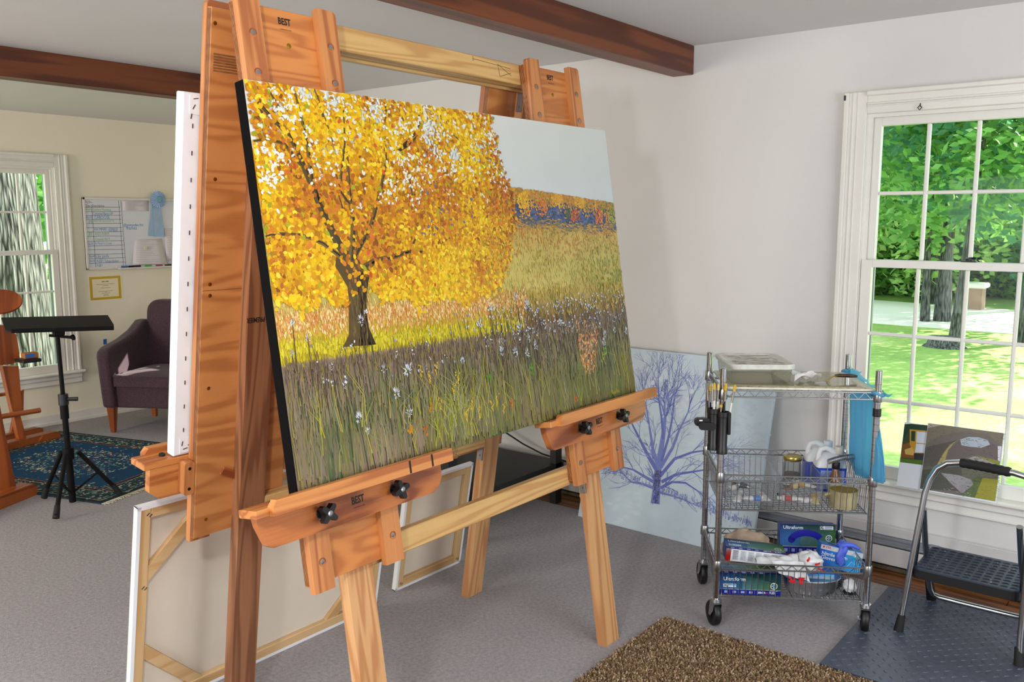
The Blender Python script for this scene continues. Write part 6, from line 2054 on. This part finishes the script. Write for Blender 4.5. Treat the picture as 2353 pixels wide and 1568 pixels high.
nt.links.new(mixc(nt, .1, vv, nzv.outputs['Color'], 'ADD'), vo.inputs['Vector'])
r_ = ramp(nt, [(.1, rgb(124, 126, 122)), (.55, rgb(78, 80, 76)), (.8, rgb(40, 40, 38))])
nt.links.new(vo.outputs['Distance'], r_.inputs[0])
nt.links.new(r_.outputs[0], b.inputs['Base Color'])
b.inputs['Roughness'].default_value = .95
bump(nt, b, math_n(nt, 'MULTIPLY', vo.outputs['Distance'], -1), 1, .03)
bark = mt
LEAF = [leafmat('leaf_bright', rgb(128, 190, 84), rgb(180, 220, 128)), leafmat('leaf_mid', rgb(90, 150, 74), rgb(142, 190, 104)), leafmat('leaf_deep', rgb(60, 118, 86), rgb(104, 160, 116)), leafmat('leaf_yellow', rgb(152, 200, 100), rgb(204, 228, 152))]
def leaves(mb, c, rx, ry, rz, n, sz, seed):
    rnd = random.Random(seed)
    k = 0
    while k < n:
        d = Vector((rnd.gauss(0, 1), rnd.gauss(0, 1), rnd.gauss(0, 1)))
        if d.length < .01:
            continue
        d = d.normalized() * rnd.random() ** .4
        if mnoise.noise(Vector((d.x * 2.4 + seed, d.y * 2.4, d.z * 2.4))) < -.12:
            k += .4
            continue
        p = Vector((c[0] + d.x * rx, c[1] + d.y * ry, c[2] + d.z * rz))
        a = Vector((rnd.uniform(-1, 1), rnd.uniform(-1, 1), rnd.uniform(-.6, .6))).normalized()
        q = a.orthogonal().normalized() * sz * rnd.uniform(.35, .6)
        a = a * sz * rnd.uniform(.6, 1.1)
        mb.add([p - a, p + q, p + a, p - q], [(0, 1, 2, 3)])
        k += 1
    return mb
def tree(name, label, base_, h, r0, crown, lm, n, sz, seed, group=None, limbs=4, lean=(0, 0)):
    rnd = random.Random(seed)
    o = top(name, label, 'tree', (base_[0], base_[1], GZ), group)
    bx, by = base_[0], base_[1]
    pts = [Vector((bx + lean[0] * t + .06 * math.sin(t * 5 + seed), by + lean[1] * t + .06 * math.cos(t * 4 + seed), GZ - .05 + h * t)) for t in [k / 7 for k in range(8)]]
    tk = MB().tube(pts, [r0 * (1.35 if k == 0 else 1 - .09 * k) for k in range(8)], 14)
    cx, cy, cz, rx, ry, rz = crown
    for k in range(limbs):
        a = rnd.uniform(0, 6.28)
        p = pts[4 + k % 4]
        e = Vector((bx + cx + rx * .6 * math.cos(a), by + cy + ry * .6 * math.sin(a), GZ + cz + rnd.uniform(-.2, .5) * rz))
        m_ = (p + e) / 2 + Vector((0, 0, .3))
        tk.tube([p, m_, e], [r0 * .4, r0 * .25, r0 * .08], 8)
    tk.build('trunk', bark, o, None, smooth=True)
    if n:
        leaves(MB(), (bx + cx, by + cy, GZ + cz), rx, ry, rz, n, sz, seed).build('foliage', lm, o, None, fix=False, kind='stuff')
    return o
# trees seen through the large window
def gp_(px, py):
    q = onz(px, py, GZ)
    return (q.x, q.y)
tree('maple_tree', 'slim pale trunk tree in the light green bush beside the driveway', gp_(2127, 740), 7, .075, (0, 0, 4.5, 2.6, 2.6, 3.1), LEAF[1], 6000, .13, 11, None)
tree('maple_tree', 'stout brown trunk tree on the lawn island of the driveway', gp_(2172, 740), 8, .13, (0, -.6, 4.7, 3.4, 3.2, 3.2), LEAF[0], 8000, .13, 12)
tree('maple_tree', 'dark leaning trunk tree standing nearest to the house on the lawn', gp_(2200, 778), 8, .075, (.3, -.8, 4.7, 3.0, 3.0, 3.1), LEAF[2], 7000, .12, 13, None, 5, (.3, -.25))
tree('maple_tree', 'dark trunk tree by the bright end of the driveway', gp_(2352, 790), 8, .11, (0, .4, 4.7, 3.2, 3.2, 3.0), LEAF[1], 7000, .12, 14)
k = 0
for i in range(13):
    a = R(4 + i * 2.25)
    for dist, hh in ((27, 9), (33, 12)):
        d_ = dist + 3.2 * math.sin(i * 2.3 + dist)
        k += 1
        lm = LEAF[(i * 3 + dist) % 4]
        g = 'woodland trees across the driveway'
        tree('woodland_tree', ('bright green woodland tree across the driveway', 'mid green woodland tree across the driveway', 'deep green woodland tree across the driveway', 'yellow green woodland tree across the driveway')[(i * 3 + dist) % 4],
             (d_ * math.cos(a), d_ * math.sin(a)), hh * .7, .18, (0, 0, hh * .5, 2.5, 2.5, hh * .5), lm, 5600, .14, 100 + k, g, 3)
for i, (px, py) in enumerate(((2030, 684), (2060, 686), (2100, 684), (2270, 688), (2300, 690), (2330, 692), (2360, 694), (1990, 682), (2150, 686), (2215, 686))):
    x, y = gp_(px, py - 8)
    o = top('shrub', ('dense dark shrub at the edge of the woodland', 'light green shrub at the edge of the woodland')[i % 2], 'shrub', (x, y, GZ), 'shrubs along the driveway')
    leaves(MB(), (x, y, GZ + .9), 1.2, 1.2, 1.1, 1600, .12, 300 + i).build('foliage', LEAF[2 if i % 2 == 0 else 0], o, None, fix=False, kind='stuff')
    MB().tube([(x, y, GZ), (x + .1, y, GZ + .9)], [.05, .02], 6).build('stem', bark, o)
x, y = gp_(2118, 690)
o = top('young_fir', 'pale feathery young fir tree behind the slim trunk', 'tree', (x, y, GZ))
MB().tube([(x, y, GZ), (x, y, GZ + 2.6)], [.06, .01], 8).build('trunk', bark, o)
fm = MB()
rnd = random.Random(5)
for q in range(700):
    t = rnd.random()
    a = rnd.uniform(0, 6.28)
    r_ = (1 - t) * 1.0 * rnd.random() ** .5
    p = Vector((x + r_ * math.cos(a), y + r_ * math.sin(a), GZ + .3 + 2.4 * t - .15 * r_))
    d_ = Vector((math.cos(a), math.sin(a), -.2)) * .16
    s_ = Vector((-math.sin(a), math.cos(a), 0)) * .03
    fm.add([p - s_, p + d_, p + s_], [(0, 1, 2)])
fm.build('needles', LEAF[3], o, None, fix=False, kind='stuff')
x, y = gp_(2170, 797)
o = top('tree_stump', 'low dark tree stump on the lawn', 'stump', (x, y, GZ))
MB().lathe([(.34, 0), (.27, .05), (.24, .13), (.23, .16), (0, .165)], (x, y, GZ), 16).build('stump_wood', bark, o, None, smooth=True)
x, y = gp_(2236, 712)
o = top('gate_pillar', 'brick pillar with a white cap beside the driveway', 'pillar', (x, y, GZ))
MB().box(x - .2, y - .2, GZ, x + .2, y + .2, GZ + .5).build('pillar_body', mat('brick', rgb(160, 130, 112), .9, var=.2, vs=6), o)
MB().box(x - .27, y - .27, GZ + .5, x + .27, y + .27, GZ + .62, b=.03).build('pillar_cap', mat('pillar_cap', rgb(230, 228, 222), .7), o)
# unseen tree added to block most of the sun at the large window
tree('sun_blocking_tree', 'unseen tree added to block sun from the large window', (13.5, -3.6), 9, .35, (-.6, .3, 8.4, 5.0, 5.0, 3.0), LEAF[1], 9000, .30, 41, None, 6)
# big trunk just outside the far window
c0 = ony(22, 600, 9.2)
o = top('old_oak', 'massive ridged oak trunk just outside the far window', 'tree', (c0.x, 9.2, GZ))
def oak_(u, v):
    a = 2 * math.pi * u
    r_ = .46 - .02 * v * 2 + .14 * max(0, .12 - v) * 4
    r_ *= 1 + .035 * math.sin(a * 3 + v * 2) + .016 * mnoise.noise(Vector((math.cos(a) * 5, math.sin(a) * 5, v * 3)))
    rd = abs(mnoise.noise(Vector((math.cos(a) * 9, math.sin(a) * 9, v * 5))))
    r_ += .03 * rd
    return (c0.x - .10 + .16 * v * -1 + r_ * math.cos(a), 9.2 + r_ * math.sin(a), GZ - .05 + 5.0 * v)
MB().sheet(oak_, 120, 60).build('trunk', bark, o, None, smooth=2)
leaves(MB(), (c0.x, 9.2, 6.2), 3.2, 3.0, 1.8, 2600, .26, 77).build('foliage', LEAF[1], o, None, fix=False, kind='stuff')
for i in range(8):
    a = R(58 + i * 7)
    d_ = 24 + 3 * math.sin(i * 1.7)
    tree('woodland_tree', ('bright green woodland tree beyond the far window', 'mid green woodland tree beyond the far window')[i % 2], (d_ * math.cos(a), d_ * math.sin(a)), 7, .18, (0, 0, 4.6, 2.6, 2.6, 4.4), LEAF[i % 2], 1300, .36, 500 + i, 'woodland trees beyond the far window', 3)
